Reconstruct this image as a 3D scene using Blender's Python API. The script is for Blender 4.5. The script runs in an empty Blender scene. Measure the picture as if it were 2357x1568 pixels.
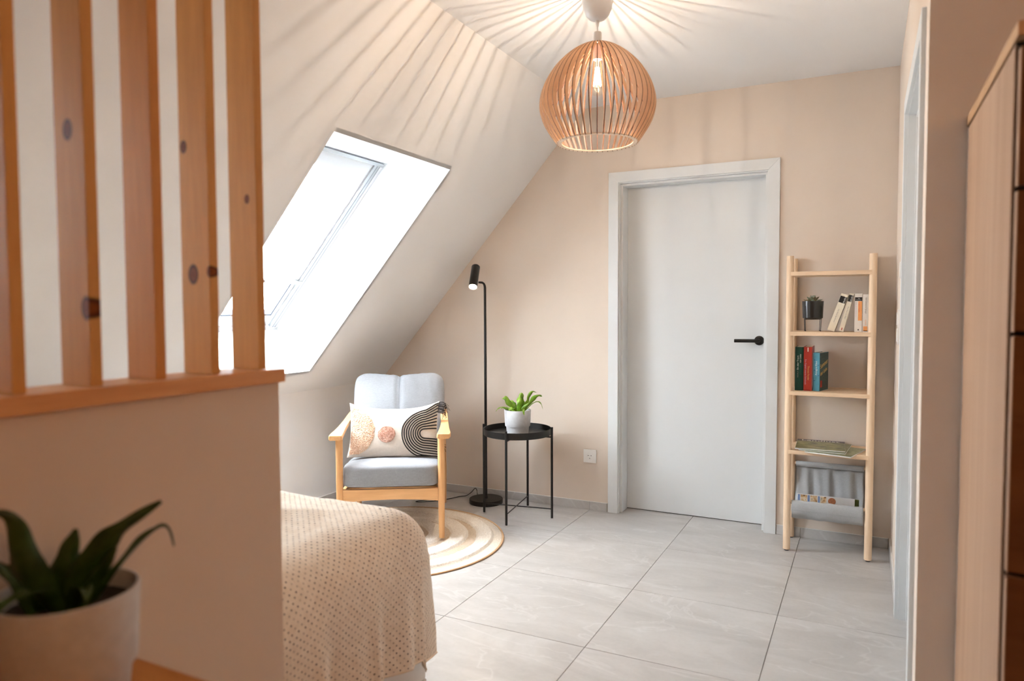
import bpy, bmesh, math, random
from math import sin, cos, pi, radians, sqrt, atan2
from mathutils import Vector, Matrix, noise

S = bpy.context.scene
COL = S.collection
rnd = random.Random(7)

# ------------------------------------------------------------------ camera
CAMP = Vector((-0.1308, -4.0866, 1.2427))
YAW, PITCH, ROLL = 0.4631, -0.0454, -0.0037
fw = Vector((-sin(YAW) * cos(PITCH), cos(YAW) * cos(PITCH), sin(PITCH)))
rt = Vector((cos(YAW), sin(YAW), 0))
up = rt.cross(fw)
rt2 = rt * cos(ROLL) + up * sin(ROLL)
up2 = -rt * sin(ROLL) + up * cos(ROLL)
cd = bpy.data.cameras.new('camera')
cam = bpy.data.objects.new('camera', cd)
COL.objects.link(cam)
m = Matrix((rt2, up2, -fw)).transposed().to_4x4()
m.translation = CAMP
cam.matrix_world = m
cd.sensor_width = 36.0
cd.lens = 1633.72 / 2357 * 36
cd.clip_start = 0.02
cd.dof.use_dof = True
cd.dof.focus_distance = 3.95
cd.dof.aperture_fstop = 2.6
S.camera = cam

# ------------------------------------------------------------------ world, light, exposure
S.view_settings.view_transform = 'Standard'
S.view_settings.look = 'None'
S.view_settings.gamma = 1
S.view_settings.use_curve_mapping = False
S.view_settings.exposure = 1.1
W = bpy.data.worlds.new('overcast_sky')
S.world = W
W.use_nodes = True
bg = W.node_tree.nodes['Background']
bg.inputs[0].default_value = (0.87, 0.94, 1.0, 1)
SKY = 30.0
bg.inputs[1].default_value = SKY


hl = bpy.data.lights.new('corridor_warm_fill', 'POINT')     # unseen warm light added behind the viewer to brown the foreground
hl.energy = 9.5
hl.color = (1.0, 0.60, 0.30)
hl.shadow_soft_size = 0.12
hlo = bpy.data.objects.new('corridor_warm_fill', hl)
COL.objects.link(hlo)
hlo.location = (1.05, -4.1, 1.95)


def portal(name, centre, xaxis, size, look):
    ld = bpy.data.lights.new(name, 'AREA')
    ld.shape = 'RECTANGLE'
    ld.size, ld.size_y = size
    ld.cycles.is_portal = True
    o = bpy.data.objects.new(name, ld)
    COL.objects.link(o)
    z = -Vector(look).normalized()
    x = Vector(xaxis).normalized()
    y = z.cross(x)
    mm = Matrix((x, y, z)).transposed().to_4x4()
    mm.translation = centre
    o.matrix_world = mm
    return o


# ------------------------------------------------------------------ materials
def srgb(c):
    return tuple(((v / 255) / 12.92 if v / 255 <= 0.04045 else ((v / 255 + 0.055) / 1.055) ** 2.4) for v in c) + (1,)


def newmat(name):
    mt = bpy.data.materials.new(name)
    mt.use_nodes = True
    nt = mt.node_tree
    b = nt.nodes['Principled BSDF']
    return mt, nt, b


def N(nt, t, **kw):
    n = nt.nodes.new(t)
    for k, v in kw.items():
        if hasattr(n, k):
            setattr(n, k, v)
        else:
            n.inputs[k].default_value = v
    return n


def L(nt, a, b):
    nt.links.new(a, b)


def coords(nt, scale=(1, 1, 1), kind='Object', rot=(0, 0, 0)):
    tc = N(nt, 'ShaderNodeTexCoord')
    mp = N(nt, 'ShaderNodeMapping')
    mp.inputs['Scale'].default_value = scale
    mp.inputs['Rotation'].default_value = rot
    L(nt, tc.outputs[kind], mp.inputs['Vector'])
    return mp.outputs[0]


def mixc(nt, fac, a, b, mode='MIX'):
    n = N(nt, 'ShaderNodeMix', data_type='RGBA', blend_type=mode)
    for s, v in ((0, fac), (6, a), (7, b)):
        if hasattr(v, 'links'):
            L(nt, v, n.inputs[s])
        else:
            n.inputs[s].default_value = v
    return n.outputs[2]


def ramp(nt, src, stops):
    r = N(nt, 'ShaderNodeValToRGB')
    el = r.color_ramp.elements
    el.remove(el[1])
    for i, (p, c) in enumerate(stops):
        e = el[0] if i == 0 else el.new(p)
        e.position = p
        e.color = c if len(c) == 4 else tuple(c) + (1,)
    L(nt, src, r.inputs[0])
    return r.outputs[0]


def bump(nt, b, src, strength, dist=0.01):
    n = N(nt, 'ShaderNodeBump')
    n.inputs['Strength'].default_value = strength
    n.inputs['Distance'].default_value = dist
    L(nt, src, n.inputs['Height'])
    L(nt, n.outputs[0], b.inputs['Normal'])


def plain(name, col, rough=0.5, metal=0.0, nz=0.0, nscale=40, bmp=0.0, bscale=200, spec=0.5):
    mt, nt, b = newmat(name)
    c = srgb(col)
    b.inputs['Base Color'].default_value = c
    b.inputs['Roughness'].default_value = rough
    b.inputs['Metallic'].default_value = metal
    b.inputs['Specular IOR Level'].default_value = spec
    v = coords(nt)
    if nz:
        n = N(nt, 'ShaderNodeTexNoise', Scale=nscale, Detail=4.0)
        L(nt, v, n.inputs['Vector'])
        d = tuple(x * (1 - nz) for x in c[:3]) + (1,)
        e = tuple(min(1, x * (1 + nz)) for x in c[:3]) + (1,)
        L(nt, ramp(nt, n.outputs['Fac'], [(0.3, d), (0.7, e)]), b.inputs['Base Color'])
    if bmp:
        n2 = N(nt, 'ShaderNodeTexNoise', Scale=bscale, Detail=3.0)
        L(nt, v, n2.inputs['Vector'])
        bump(nt, b, n2.outputs['Fac'], bmp, 0.002)
    return mt


def wood(name, light, dark, axis=2, rough=0.5, freq=30.0, stretch=0.06, contrast=1.0, knots=(), bmp=0.08):
    """grain runs along `axis` (object coordinates)"""
    mt, nt, b = newmat(name)
    sc = [1, 1, 1]
    sc[axis] = stretch
    v = coords(nt, tuple(sc))
    n = N(nt, 'ShaderNodeTexNoise', Scale=freq, Detail=6.0, Roughness=0.6, Distortion=0.8)
    L(nt, v, n.inputs['Vector'])
    n2 = N(nt, 'ShaderNodeTexNoise', Scale=freq * 6, Detail=3.0)
    L(nt, v, n2.inputs['Vector'])
    lo, hi = 0.5 - 0.25 / contrast, 0.5 + 0.25 / contrast
    c = ramp(nt, n.outputs['Fac'], [(lo, srgb(dark)), (hi, srgb(light))])
    g = ramp(nt, n2.outputs['Fac'], [(0.3, (0.86, 0.84, 0.82)), (0.65, (1, 1, 1))])
    c = mixc(nt, 0.6, c, g, 'MULTIPLY')
    if knots:
        tc = N(nt, 'ShaderNodeTexCoord')
        for (kx, ky, kz, r) in knots:
            mp = N(nt, 'ShaderNodeMapping')
            mp.inputs['Location'].default_value = (-kx, -ky, -kz)
            L(nt, tc.outputs['Object'], mp.inputs['Vector'])
            mp2 = N(nt, 'ShaderNodeMapping')
            mp2.inputs['Scale'].default_value = (1, 0.35, 0.7)
            L(nt, mp.outputs[0], mp2.inputs['Vector'])
            ln = N(nt, 'ShaderNodeVectorMath', operation='LENGTH')
            L(nt, mp2.outputs[0], ln.inputs[0])
            dv = N(nt, 'ShaderNodeMath', operation='DIVIDE')
            L(nt, ln.outputs['Value'], dv.inputs[0])
            dv.inputs[1].default_value = r
            k = ramp(nt, dv.outputs[0], [(0.0, (0.25, 0.11, 0.04)), (0.5, (0.35, 0.17, 0.07)), (0.78, (0.06, 0.025, 0.01)), (1.0, (1, 1, 1))])
            c = mixc(nt, 1.0, c, k, 'MULTIPLY')
    L(nt, c, b.inputs['Base Color'])
    b.inputs['Roughness'].default_value = rough
    b.inputs['Specular IOR Level'].default_value = 0.18
    bump(nt, b, n2.outputs['Fac'], bmp, 0.001)
    return mt


def fabric(name, col, var=0.08, scale=900, bmp=0.25, rough=0.9):
    mt, nt, b = newmat(name)
    c = srgb(col)
    v = coords(nt)
    w1 = N(nt, 'ShaderNodeTexNoise', Scale=1.0, Detail=2.0)
    mp = coords(nt, (scale, scale, scale * 0.12))
    L(nt, mp, w1.inputs['Vector'])
    w2 = N(nt, 'ShaderNodeTexNoise', Scale=1.0, Detail=2.0)
    mp2 = coords(nt, (scale * 0.12, scale * 0.12, scale))
    L(nt, mp2, w2.inputs['Vector'])
    ad = N(nt, 'ShaderNodeMath', operation='ADD')
    L(nt, w1.outputs['Fac'], ad.inputs[0])
    L(nt, w2.outputs['Fac'], ad.inputs[1])
    hf = N(nt, 'ShaderNodeMath', operation='MULTIPLY')
    hf.inputs[1].default_value = 0.5
    L(nt, ad.outputs[0], hf.inputs[0])
    d = tuple(x * (1 - var * 2) for x in c[:3]) + (1,)
    e = tuple(min(1, x * (1 + var)) for x in c[:3]) + (1,)
    L(nt, ramp(nt, hf.outputs[0], [(0.35, d), (0.65, e)]), b.inputs['Base Color'])
    b.inputs['Roughness'].default_value = rough
    b.inputs['Specular IOR Level'].default_value = 0.2
    b.inputs['Sheen Weight'].default_value = 0.15
    bump(nt, b, hf.outputs[0], bmp, 0.0015)
    return mt


def emit(name, col, strength):
    mt, nt, b = newmat(name)
    b.inputs['Base Color'].default_value = (0, 0, 0, 1)
    b.inputs['Emission Color'].default_value = col + (1,)
    b.inputs['Emission Strength'].default_value = strength
    return mt


def thin_glass(name, tint=(1, 1, 1, 1), refl=0.08):
    mt = bpy.data.materials.new(name)
    mt.use_nodes = True
    nt = mt.node_tree
    nt.nodes.clear()
    o = N(nt, 'ShaderNodeOutputMaterial')
    t = N(nt, 'ShaderNodeBsdfTransparent')
    t.inputs[0].default_value = tint
    g = N(nt, 'ShaderNodeBsdfGlossy')
    g.inputs['Roughness'].default_value = 0.02
    f = N(nt, 'ShaderNodeLayerWeight', Blend=0.12)
    f2 = N(nt, 'ShaderNodeMath', operation='MULTIPLY')
    f2.inputs[1].default_value = 0.35
    L(nt, f.outputs['Facing'], f2.inputs[0])
    mx = N(nt, 'ShaderNodeMixShader')
    L(nt, f2.outputs[0], mx.inputs[0])
    L(nt, t.outputs[0], mx.inputs[1])
    L(nt, g.outputs[0], mx.inputs[2])
    L(nt, mx.outputs[0], o.inputs[0])
    return mt


M_wall = plain('beige_wall_paint', (222, 208, 194), 0.9, nz=0.015, nscale=3, bmp=0.12, bscale=500, spec=0.2)
M_taupe = plain('brown_bounce_tint', (172, 120, 80), 0.9, nz=0.015, nscale=3)  # brown put on the unseen walls to dim and warm their bounce
M_white = plain('white_ceiling_paint', (234, 234, 234), 0.9, nz=0.01, nscale=3, bmp=0.1, bscale=500, spec=0.2)
M_reveal = plain('white_window_lining', (228, 230, 232), 0.6, nz=0.01, nscale=5)
M_door = plain('pale_grey_door_lacquer', (220, 223, 224), 0.45, nz=0.01, nscale=6)
M_black = plain('matt_black_metal', (26, 25, 24), 0.42, metal=0.3, nz=0.05, nscale=30)
M_gapshade = plain('gap_shade', (30, 22, 18), 0.9, nz=0.05)  # near-black colour standing in for shade in the cabinet gaps
M_plastic = plain('white_plastic', (236, 234, 230), 0.35, nz=0.01)
M_hole = plain('dark_socket_hole', (25, 22, 20), 0.8, nz=0.02)
M_grout = plain('grey_grout', (140, 136, 131), 0.9, nz=0.05, nscale=80)
M_alu = plain('grey_aluminium_channel', (172, 176, 178), 0.4, metal=0.5, nz=0.02)
M_gasket = plain('dark_rubber_gasket', (60, 66, 80), 0.7, nz=0.02)
M_clear = thin_glass('clear_foot_plastic')
M_glass = thin_glass('window_glass')
M_bulb = thin_glass('bulb_glass', (1, 0.97, 0.92, 1))
M_filament = emit('glowing_filament', (1.0, 0.62, 0.28), 260)
M_lens = emit('lit_spot_lens', (1.0, 0.86, 0.68), 30)


def tile_mat():
    mt, nt, b = newmat('pale_grey_stone_tile')
    geo = N(nt, 'ShaderNodeNewGeometry')
    oi = N(nt, 'ShaderNodeObjectInfo')
    mul = N(nt, 'ShaderNodeMath', operation='MULTIPLY')
    mul.inputs[1].default_value = 37.0
    L(nt, oi.outputs['Random'], mul.inputs[0])
    add = N(nt, 'ShaderNodeVectorMath', operation='ADD')
    L(nt, geo.outputs['Position'], add.inputs[0])
    L(nt, mul.outputs[0], add.inputs[1])
    mp = N(nt, 'ShaderNodeMapping')
    mp.inputs['Scale'].default_value = (0.7, 1.9, 1.0)
    mp.inputs['Rotation'].default_value = (0, 0, 0.5)
    L(nt, add.outputs[0], mp.inputs['Vector'])
    n = N(nt, 'ShaderNodeTexNoise', Scale=2.2, Detail=8.0, Roughness=0.6, Distortion=1.2)
    L(nt, mp.outputs[0], n.inputs['Vector'])
    c = ramp(nt, n.outputs['Fac'], [(0.3, srgb((176, 173, 170))), (0.55, srgb((190, 187, 184))), (0.75, srgb((199, 197, 195)))])
    # fine pale veins
    v = N(nt, 'ShaderNodeTexNoise', Scale=1.6, Detail=4.0, Distortion=1.6)
    L(nt, mp.outputs[0], v.inputs['Vector'])
    vn = ramp(nt, v.outputs['Fac'], [(0.485, (0, 0, 0)), (0.5, (1, 1, 1)), (0.515, (0, 0, 0))])
    vf = N(nt, 'ShaderNodeMath', operation='MULTIPLY')
    vf.inputs[1].default_value = 0.22
    L(nt, vn, vf.inputs[0])
    c = mixc(nt, vf.outputs[0], c, srgb((228, 227, 225)))
    f = N(nt, 'ShaderNodeTexNoise', Scale=60.0, Detail=4.0)
    L(nt, add.outputs[0], f.inputs['Vector'])
    sp = ramp(nt, f.outputs['Fac'], [(0.3, (0.93, 0.93, 0.93)), (0.6, (1, 1, 1))])
    c = mixc(nt, 0.5, c, sp, 'MULTIPLY')
    L(nt, c, b.inputs['Base Color'])
    rr = ramp(nt, n.outputs['Fac'], [(0.3, (0.42,) * 3), (0.7, (0.34,) * 3)])
    L(nt, rr, b.inputs['Roughness'])
    b.inputs['Specular IOR Level'].default_value = 0.4
    bump(nt, b, f.outputs['Fac'], 0.05, 0.001)
    return mt


M_tile = tile_mat()


def plant_mat(name, a, c2, trans=0.25):
    mt, nt, b = newmat(name)
    v = coords(nt)
    n = N(nt, 'ShaderNodeTexNoise', Scale=45.0, Detail=4.0)
    L(nt, v, n.inputs['Vector'])
    L(nt, ramp(nt, n.outputs['Fac'], [(0.35, srgb(a)), (0.65, srgb(c2))]), b.inputs['Base Color'])
    b.inputs['Roughness'].default_value = 0.4
    b.inputs['Subsurface Weight'].default_value = 0.0
    b.inputs['Transmission Weight'].default_value = 0.0
    out = nt.nodes['Material Output']
    tr = N(nt, 'ShaderNodeBsdfTranslucent')
    tr.inputs[0].default_value = srgb(c2)
    mx = N(nt, 'ShaderNodeMixShader')
    mx.inputs[0].default_value = trans
    L(nt, b.outputs[0], mx.inputs[1])
    L(nt, tr.outputs[0], mx.inputs[2])
    L(nt, mx.outputs[0], out.inputs[0])
    return mt


# ------------------------------------------------------------------ mesh helpers
def mesh_obj(name, verts, faces, mat, parent=None, smooth=False, uvs=None, mats=None, fm=None, loc=None):
    me = bpy.data.meshes.new(name)
    me.from_pydata([tuple(v) for v in verts], [], faces)
    me.update()
    if uvs:
        ul = me.uv_layers.new(name='UVMap')
        for lp in me.loops:
            ul.data[lp.index].uv = uvs[lp.vertex_index]
    for mm_ in (mats or [mat]):
        me.materials.append(mm_)
    if fm:
        for p, i in zip(me.polygons, fm):
            p.material_index = i
    if smooth:
        for p in me.polygons:
            p.use_smooth = True
    o = bpy.data.objects.new(name, me)
    COL.objects.link(o)
    if parent is not None:
        o.parent = parent
    if loc:
        o.location = loc
    return o


def clean(o, merge=True):
    bm = bmesh.new()
    bm.from_mesh(o.data)
    if merge:
        bmesh.ops.remove_doubles(bm, verts=bm.verts, dist=1e-6)
    bmesh.ops.recalc_face_normals(bm, faces=bm.faces)
    bm.to_mesh(o.data)
    bm.free()
    return o


class MB:
    """collects simple solids into one mesh"""

    def __init__(s):
        s.v, s.f, s.m = [], [], []

    def add(s, v, f, mi=0):
        o = len(s.v)
        s.v += [Vector(x) for x in v]
        s.f += [tuple(i + o for i in q) for q in f]
        s.m += [mi] * len(f)
        return s

    def box(s, x0, x1, y0, y1, z0, z1, mi=0):
        v = [(x0, y0, z0), (x1, y0, z0), (x1, y1, z0), (x0, y1, z0), (x0, y0, z1), (x1, y0, z1), (x1, y1, z1), (x0, y1, z1)]
        return s.add(v, [(0, 3, 2, 1), (4, 5, 6, 7), (0, 1, 5, 4), (1, 2, 6, 5), (2, 3, 7, 6), (3, 0, 4, 7)], mi)

    def quad(s, a, b, c, d, mi=0):
        return s.add([a, b, c, d], [(0, 1, 2, 3)], mi)

    def tube(s, pts, r, n=10, mi=0, cap=True):
        pts = [Vector(p) for p in pts]
        k = len(pts)
        rs = r if isinstance(r, (list, tuple)) else [r] * k
        t0 = (pts[1] - pts[0]).normalized()
        a = t0.orthogonal().normalized()
        V, F = [], []
        for i, p in enumerate(pts):
            t = (pts[min(i + 1, k - 1)] - pts[max(i - 1, 0)]).normalized()
            a = (a - t * a.dot(t)).normalized()
            b = t.cross(a)
            for j in range(n):
                an = 2 * pi * j / n
                V.append(p + (a * cos(an) + b * sin(an)) * rs[i])
        for i in range(k - 1):
            for j in range(n):
                j2 = (j + 1) % n
                F.append((i * n + j, i * n + j2, (i + 1) * n + j2, (i + 1) * n + j))
        if cap:
            F.append(tuple(range(n - 1, -1, -1)))
            F.append(tuple(range((k - 1) * n, k * n)))
        return s.add(V, F, mi)

    def lathe(s, prof, n=40, mi=0, c=(0, 0, 0), cap0=True, cap1=True):
        V, F = [], []
        for (r, z) in prof:
            for j in range(n):
                an = 2 * pi * j / n
                V.append((c[0] + r * cos(an), c[1] + r * sin(an), c[2] + z))
        k = len(prof)
        for i in range(k - 1):
            for j in range(n):
                j2 = (j + 1) % n
                F.append((i * n + j, i * n + j2, (i + 1) * n + j2, (i + 1) * n + j))
        if cap0:
            F.append(tuple(range(n - 1, -1, -1)))
        if cap1:
            F.append(tuple(range((k - 1) * n, k * n)))
        return s.add(V, F, mi)

    def xf(s, mat):
        s.v = [mat @ v for v in s.v]
        return s

    def build(s, name, mat, parent=None, smooth=False, bevel=0.0, seg=2, mats=None, loc=None, sharp=None):
        o = mesh_obj(name, s.v, s.f, mat, parent, smooth, mats=mats, fm=s.m if mats else None, loc=loc)
        bm = bmesh.new()
        bm.from_mesh(o.data)
        bmesh.ops.recalc_face_normals(bm, faces=bm.faces)
        if bevel:
            es = [e for e in bm.edges if len(e.link_faces) == 2 and e.calc_face_angle(0) > 0.6]
            bmesh.ops.bevel(bm, geom=es, offset=bevel, segments=seg, affect='EDGES', profile=0.7)
        if smooth:
            for e in bm.edges:
                if len(e.link_faces) == 2 and e.calc_face_angle(0) > radians(40):
                    e.smooth = False
        bm.to_mesh(o.data)
        bm.free()
        return o


def tag(o, label=None, cat=None, group=None, kind=None):
    for k, v in (('label', label), ('category', cat), ('group', group), ('kind', kind)):
        if v:
            o[k] = v
    return o


def thing(name, label, cat, loc=(0, 0, 0), rz=0.0, group=None):
    o = bpy.data.objects.new(name, None)
    COL.objects.link(o)
    o.empty_display_size = 0.05
    o.location = loc
    o.rotation_euler = (0, 0, rz)
    return tag(o, label, cat, group)


def bez(pts, n=8):
    """Catmull-Rom through pts"""
    P = [Vector(p) for p in pts]
    P = [P[0] * 2 - P[1]] + P + [P[-1] * 2 - P[-2]]
    out = []
    for i in range(1, len(P) - 2):
        a, b, c, d = P[i - 1:i + 3]
        for k in range(n):
            t = k / n
            out.append(0.5 * ((2 * b) + (c - a) * t + (2 * a - 5 * b + 4 * c - d) * t * t + (3 * b - a - 3 * c + d) * t ** 3))
    out.append(P[-2])
    return out


def text_part(name, s, size, mat, parent, loc, rot, align='LEFT', thick=0.0002):
    cu = bpy.data.curves.new(name, 'FONT')
    cu.body = s
    cu.size = size
    cu.align_x = align
    cu.extrude = thick
    cu.resolution_u = 3
    tmp = bpy.data.objects.new('tmp', cu)
    COL.objects.link(tmp)
    dg = bpy.context.evaluated_depsgraph_get()
    me = bpy.data.meshes.new_from_object(tmp.evaluated_get(dg))
    bpy.data.objects.remove(tmp)
    bpy.data.curves.remove(cu)
    me.materials.clear()
    me.materials.append(mat)
    o = bpy.data.objects.new(name, me)
    COL.objects.link(o)
    o.parent = parent
    o.location = loc
    o.rotation_euler = rot
    return o


def supercube(w, d, h, k=6, n=24, fn=None):
    """rounded cushion body, centre at origin"""
    V, F = [], []
    for ax in range(3):
        for sg in (-1, 1):
            base = len(V)
            for i in range(n + 1):
                for j in range(n + 1):
                    a, b = 2 * i / n - 1, 2 * j / n - 1
                    a, b = sin(a * pi / 2), sin(b * pi / 2)
                    c = [0, 0, 0]
                    c[ax] = sg
                    c[(ax + 1) % 3] = a
                    c[(ax + 2) % 3] = b
                    q = (abs(c[0]) ** k + abs(c[1]) ** k + abs(c[2]) ** k) ** (1 / k)
                    c = [x / q for x in c]
                    v = Vector((c[0] * w / 2, c[1] * d / 2, c[2] * h / 2))
                    if fn:
                        v = fn(Vector(c), v)
                    V.append(v)
            for i in range(n):
                for j in range(n):
                    p = base + i * (n + 1) + j
                    F.append((p, p + 1, p + n + 2, p + n + 1))
    return V, F


# ------------------------------------------------------------------ room constants
HC = 2.4455
XS = -1.677           # where the slope meets the flat ceiling
XK = -3.21            # knee wall
ZK = 0.739
YR = -5.7             # rear of the room, behind the camera
YC = -1.975           # corner where the right wall turns into the corridor wall
XE = 1.5
P0 = Vector((XS, 0, HC))
SD = Vector((XK - XS, 0, ZK - HC)).normalized()      # down the slope
SL = (Vector((XK, 0, ZK)) - P0).length
NO = Vector((SD.z, 0, -SD.x)).normalized()           # outwards
if NO.z < 0:
    NO = -NO


def SP(y, s, n=0.0):
    p = P0 + SD * s + NO * n
    return Vector((p.x, y, p.z))


# floor: grout bed + one child per tile
fl = MB().box(XK - 0.1, XE + 0.1, YR - 0.1, 0.3, -0.06, -0.0035).build('floor', M_grout)
tag(fl, kind='structure')
TX, TY, OX, OY = 0.6034, 0.5971, -0.4312, -0.4959
gj = 0.0013
tcache = {}
xs = [XK] + [OX + i * TX for i in range(-4, 4) if XK + 0.02 < OX + i * TX < XE] + [XE]
ys = [YR] + [OY + j * TY for j in range(-9, 1) if YR + 0.02 < OY + j * TY < 0] + [0.135]
for i in range(len(xs) - 1):
    for j in range(len(ys) - 1):
        a, b, c, d = xs[i] + gj, xs[i + 1] - gj, ys[j] + gj, ys[j + 1] - gj
        key = (round(b - a, 3), round(d - c, 3))
        if key not in tcache:
            w, h = (b - a) / 2, (d - c) / 2
            o = MB().box(-w, w, -h, h, -0.004, 0.0).build('tile', M_tile, fl, bevel=0.0006, seg=1)
            tcache[key] = o.data
        else:
            o = bpy.data.objects.new('tile', tcache[key])
            COL.objects.link(o)
            o.parent = fl
        o.location = ((a + b) / 2, (c + d) / 2, 0)

# back wall with door recess
D1 = (-1.472, -0.612, 1.992)


def struct(o):
    return tag(o, kind='structure')


b = MB()
x0, x1, zt = D1
E = 0.3
b.box(XK - 0.7, x0, 0, E, 0, HC)
b.box(x1, 0.3, 0, E, 0, HC)
b.box(x0, x1, 0, E, zt, HC)
b.box(x0, x1, 0.26, E, -0.05, zt)
struct(b.build('wall_back', M_wall))
# right wall with the second door
D2 = (-1.815, -0.905, 1.992)
b = MB()
b.box(0, 0.3, D2[1], 0.0, 0, HC)
b.box(0, 0.3, YC, D2[0], 0, HC)
b.box(0, 0.3, D2[0], D2[1], D2[2], HC)
b.box(0.26, 0.3, D2[0], D2[1], 0, D2[2])
struct(b.build('wall_right', M_wall))
struct(MB().box(0.3, XE + 0.1, YC, YC + 0.1, 0, HC).build('wall_corridor', M_wall))
struct(MB().box(XE, XE + 0.1, YR, YC, 0, HC).build('wall_corridor_end', M_taupe))
struct(MB().box(XK, XE + 0.1, YR - 0.1, YR, 0, HC).build('wall_rear', M_taupe))
struct(MB().box(XK - 0.12, XK, YR - 0.1, 0.0, 0, ZK + 0.02).build('wall_left', M_white))
struct(MB().box(XS - 0.02, XE + 0.1, YR - 0.1, 0.3, HC, HC + 0.12).build('ceiling', M_white))

# sloped ceiling with two roof-window openings
H1 = (-1.768, -0.861)
H2 = (-4.20, -3.30)
S0, S1 = 0.636, 2.112
T = 0.30
b = MB()


def slab(ya, yb, sa, sb, th=0.02):
    b.add([SP(ya, sa), SP(yb, sa), SP(yb, sb), SP(ya, sb), SP(ya, sa, th), SP(yb, sa, th), SP(yb, sb, th), SP(ya, sb, th)],
          [(0, 1, 2, 3), (7, 6, 5, 4), (0, 4, 5, 1), (1, 5, 6, 2), (2, 6, 7, 3), (3, 7, 4, 0)])


slab(YR - 0.1, H2[0] - 0.001, 0, SL)
slab(H2[1] + 0.001, H1[0] - 0.001, 0, SL)
slab(H1[1] + 0.001, 0.0, 0, SL)
for h in (H1, H2):
    slab(h[0] - 0.001, h[1] + 0.001, 0, S0 - 0.001)
    slab(h[0] - 0.001, h[1] + 0.001, S1 + 0.001, SL)
struct(b.build('wall_slope', M_white))


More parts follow.
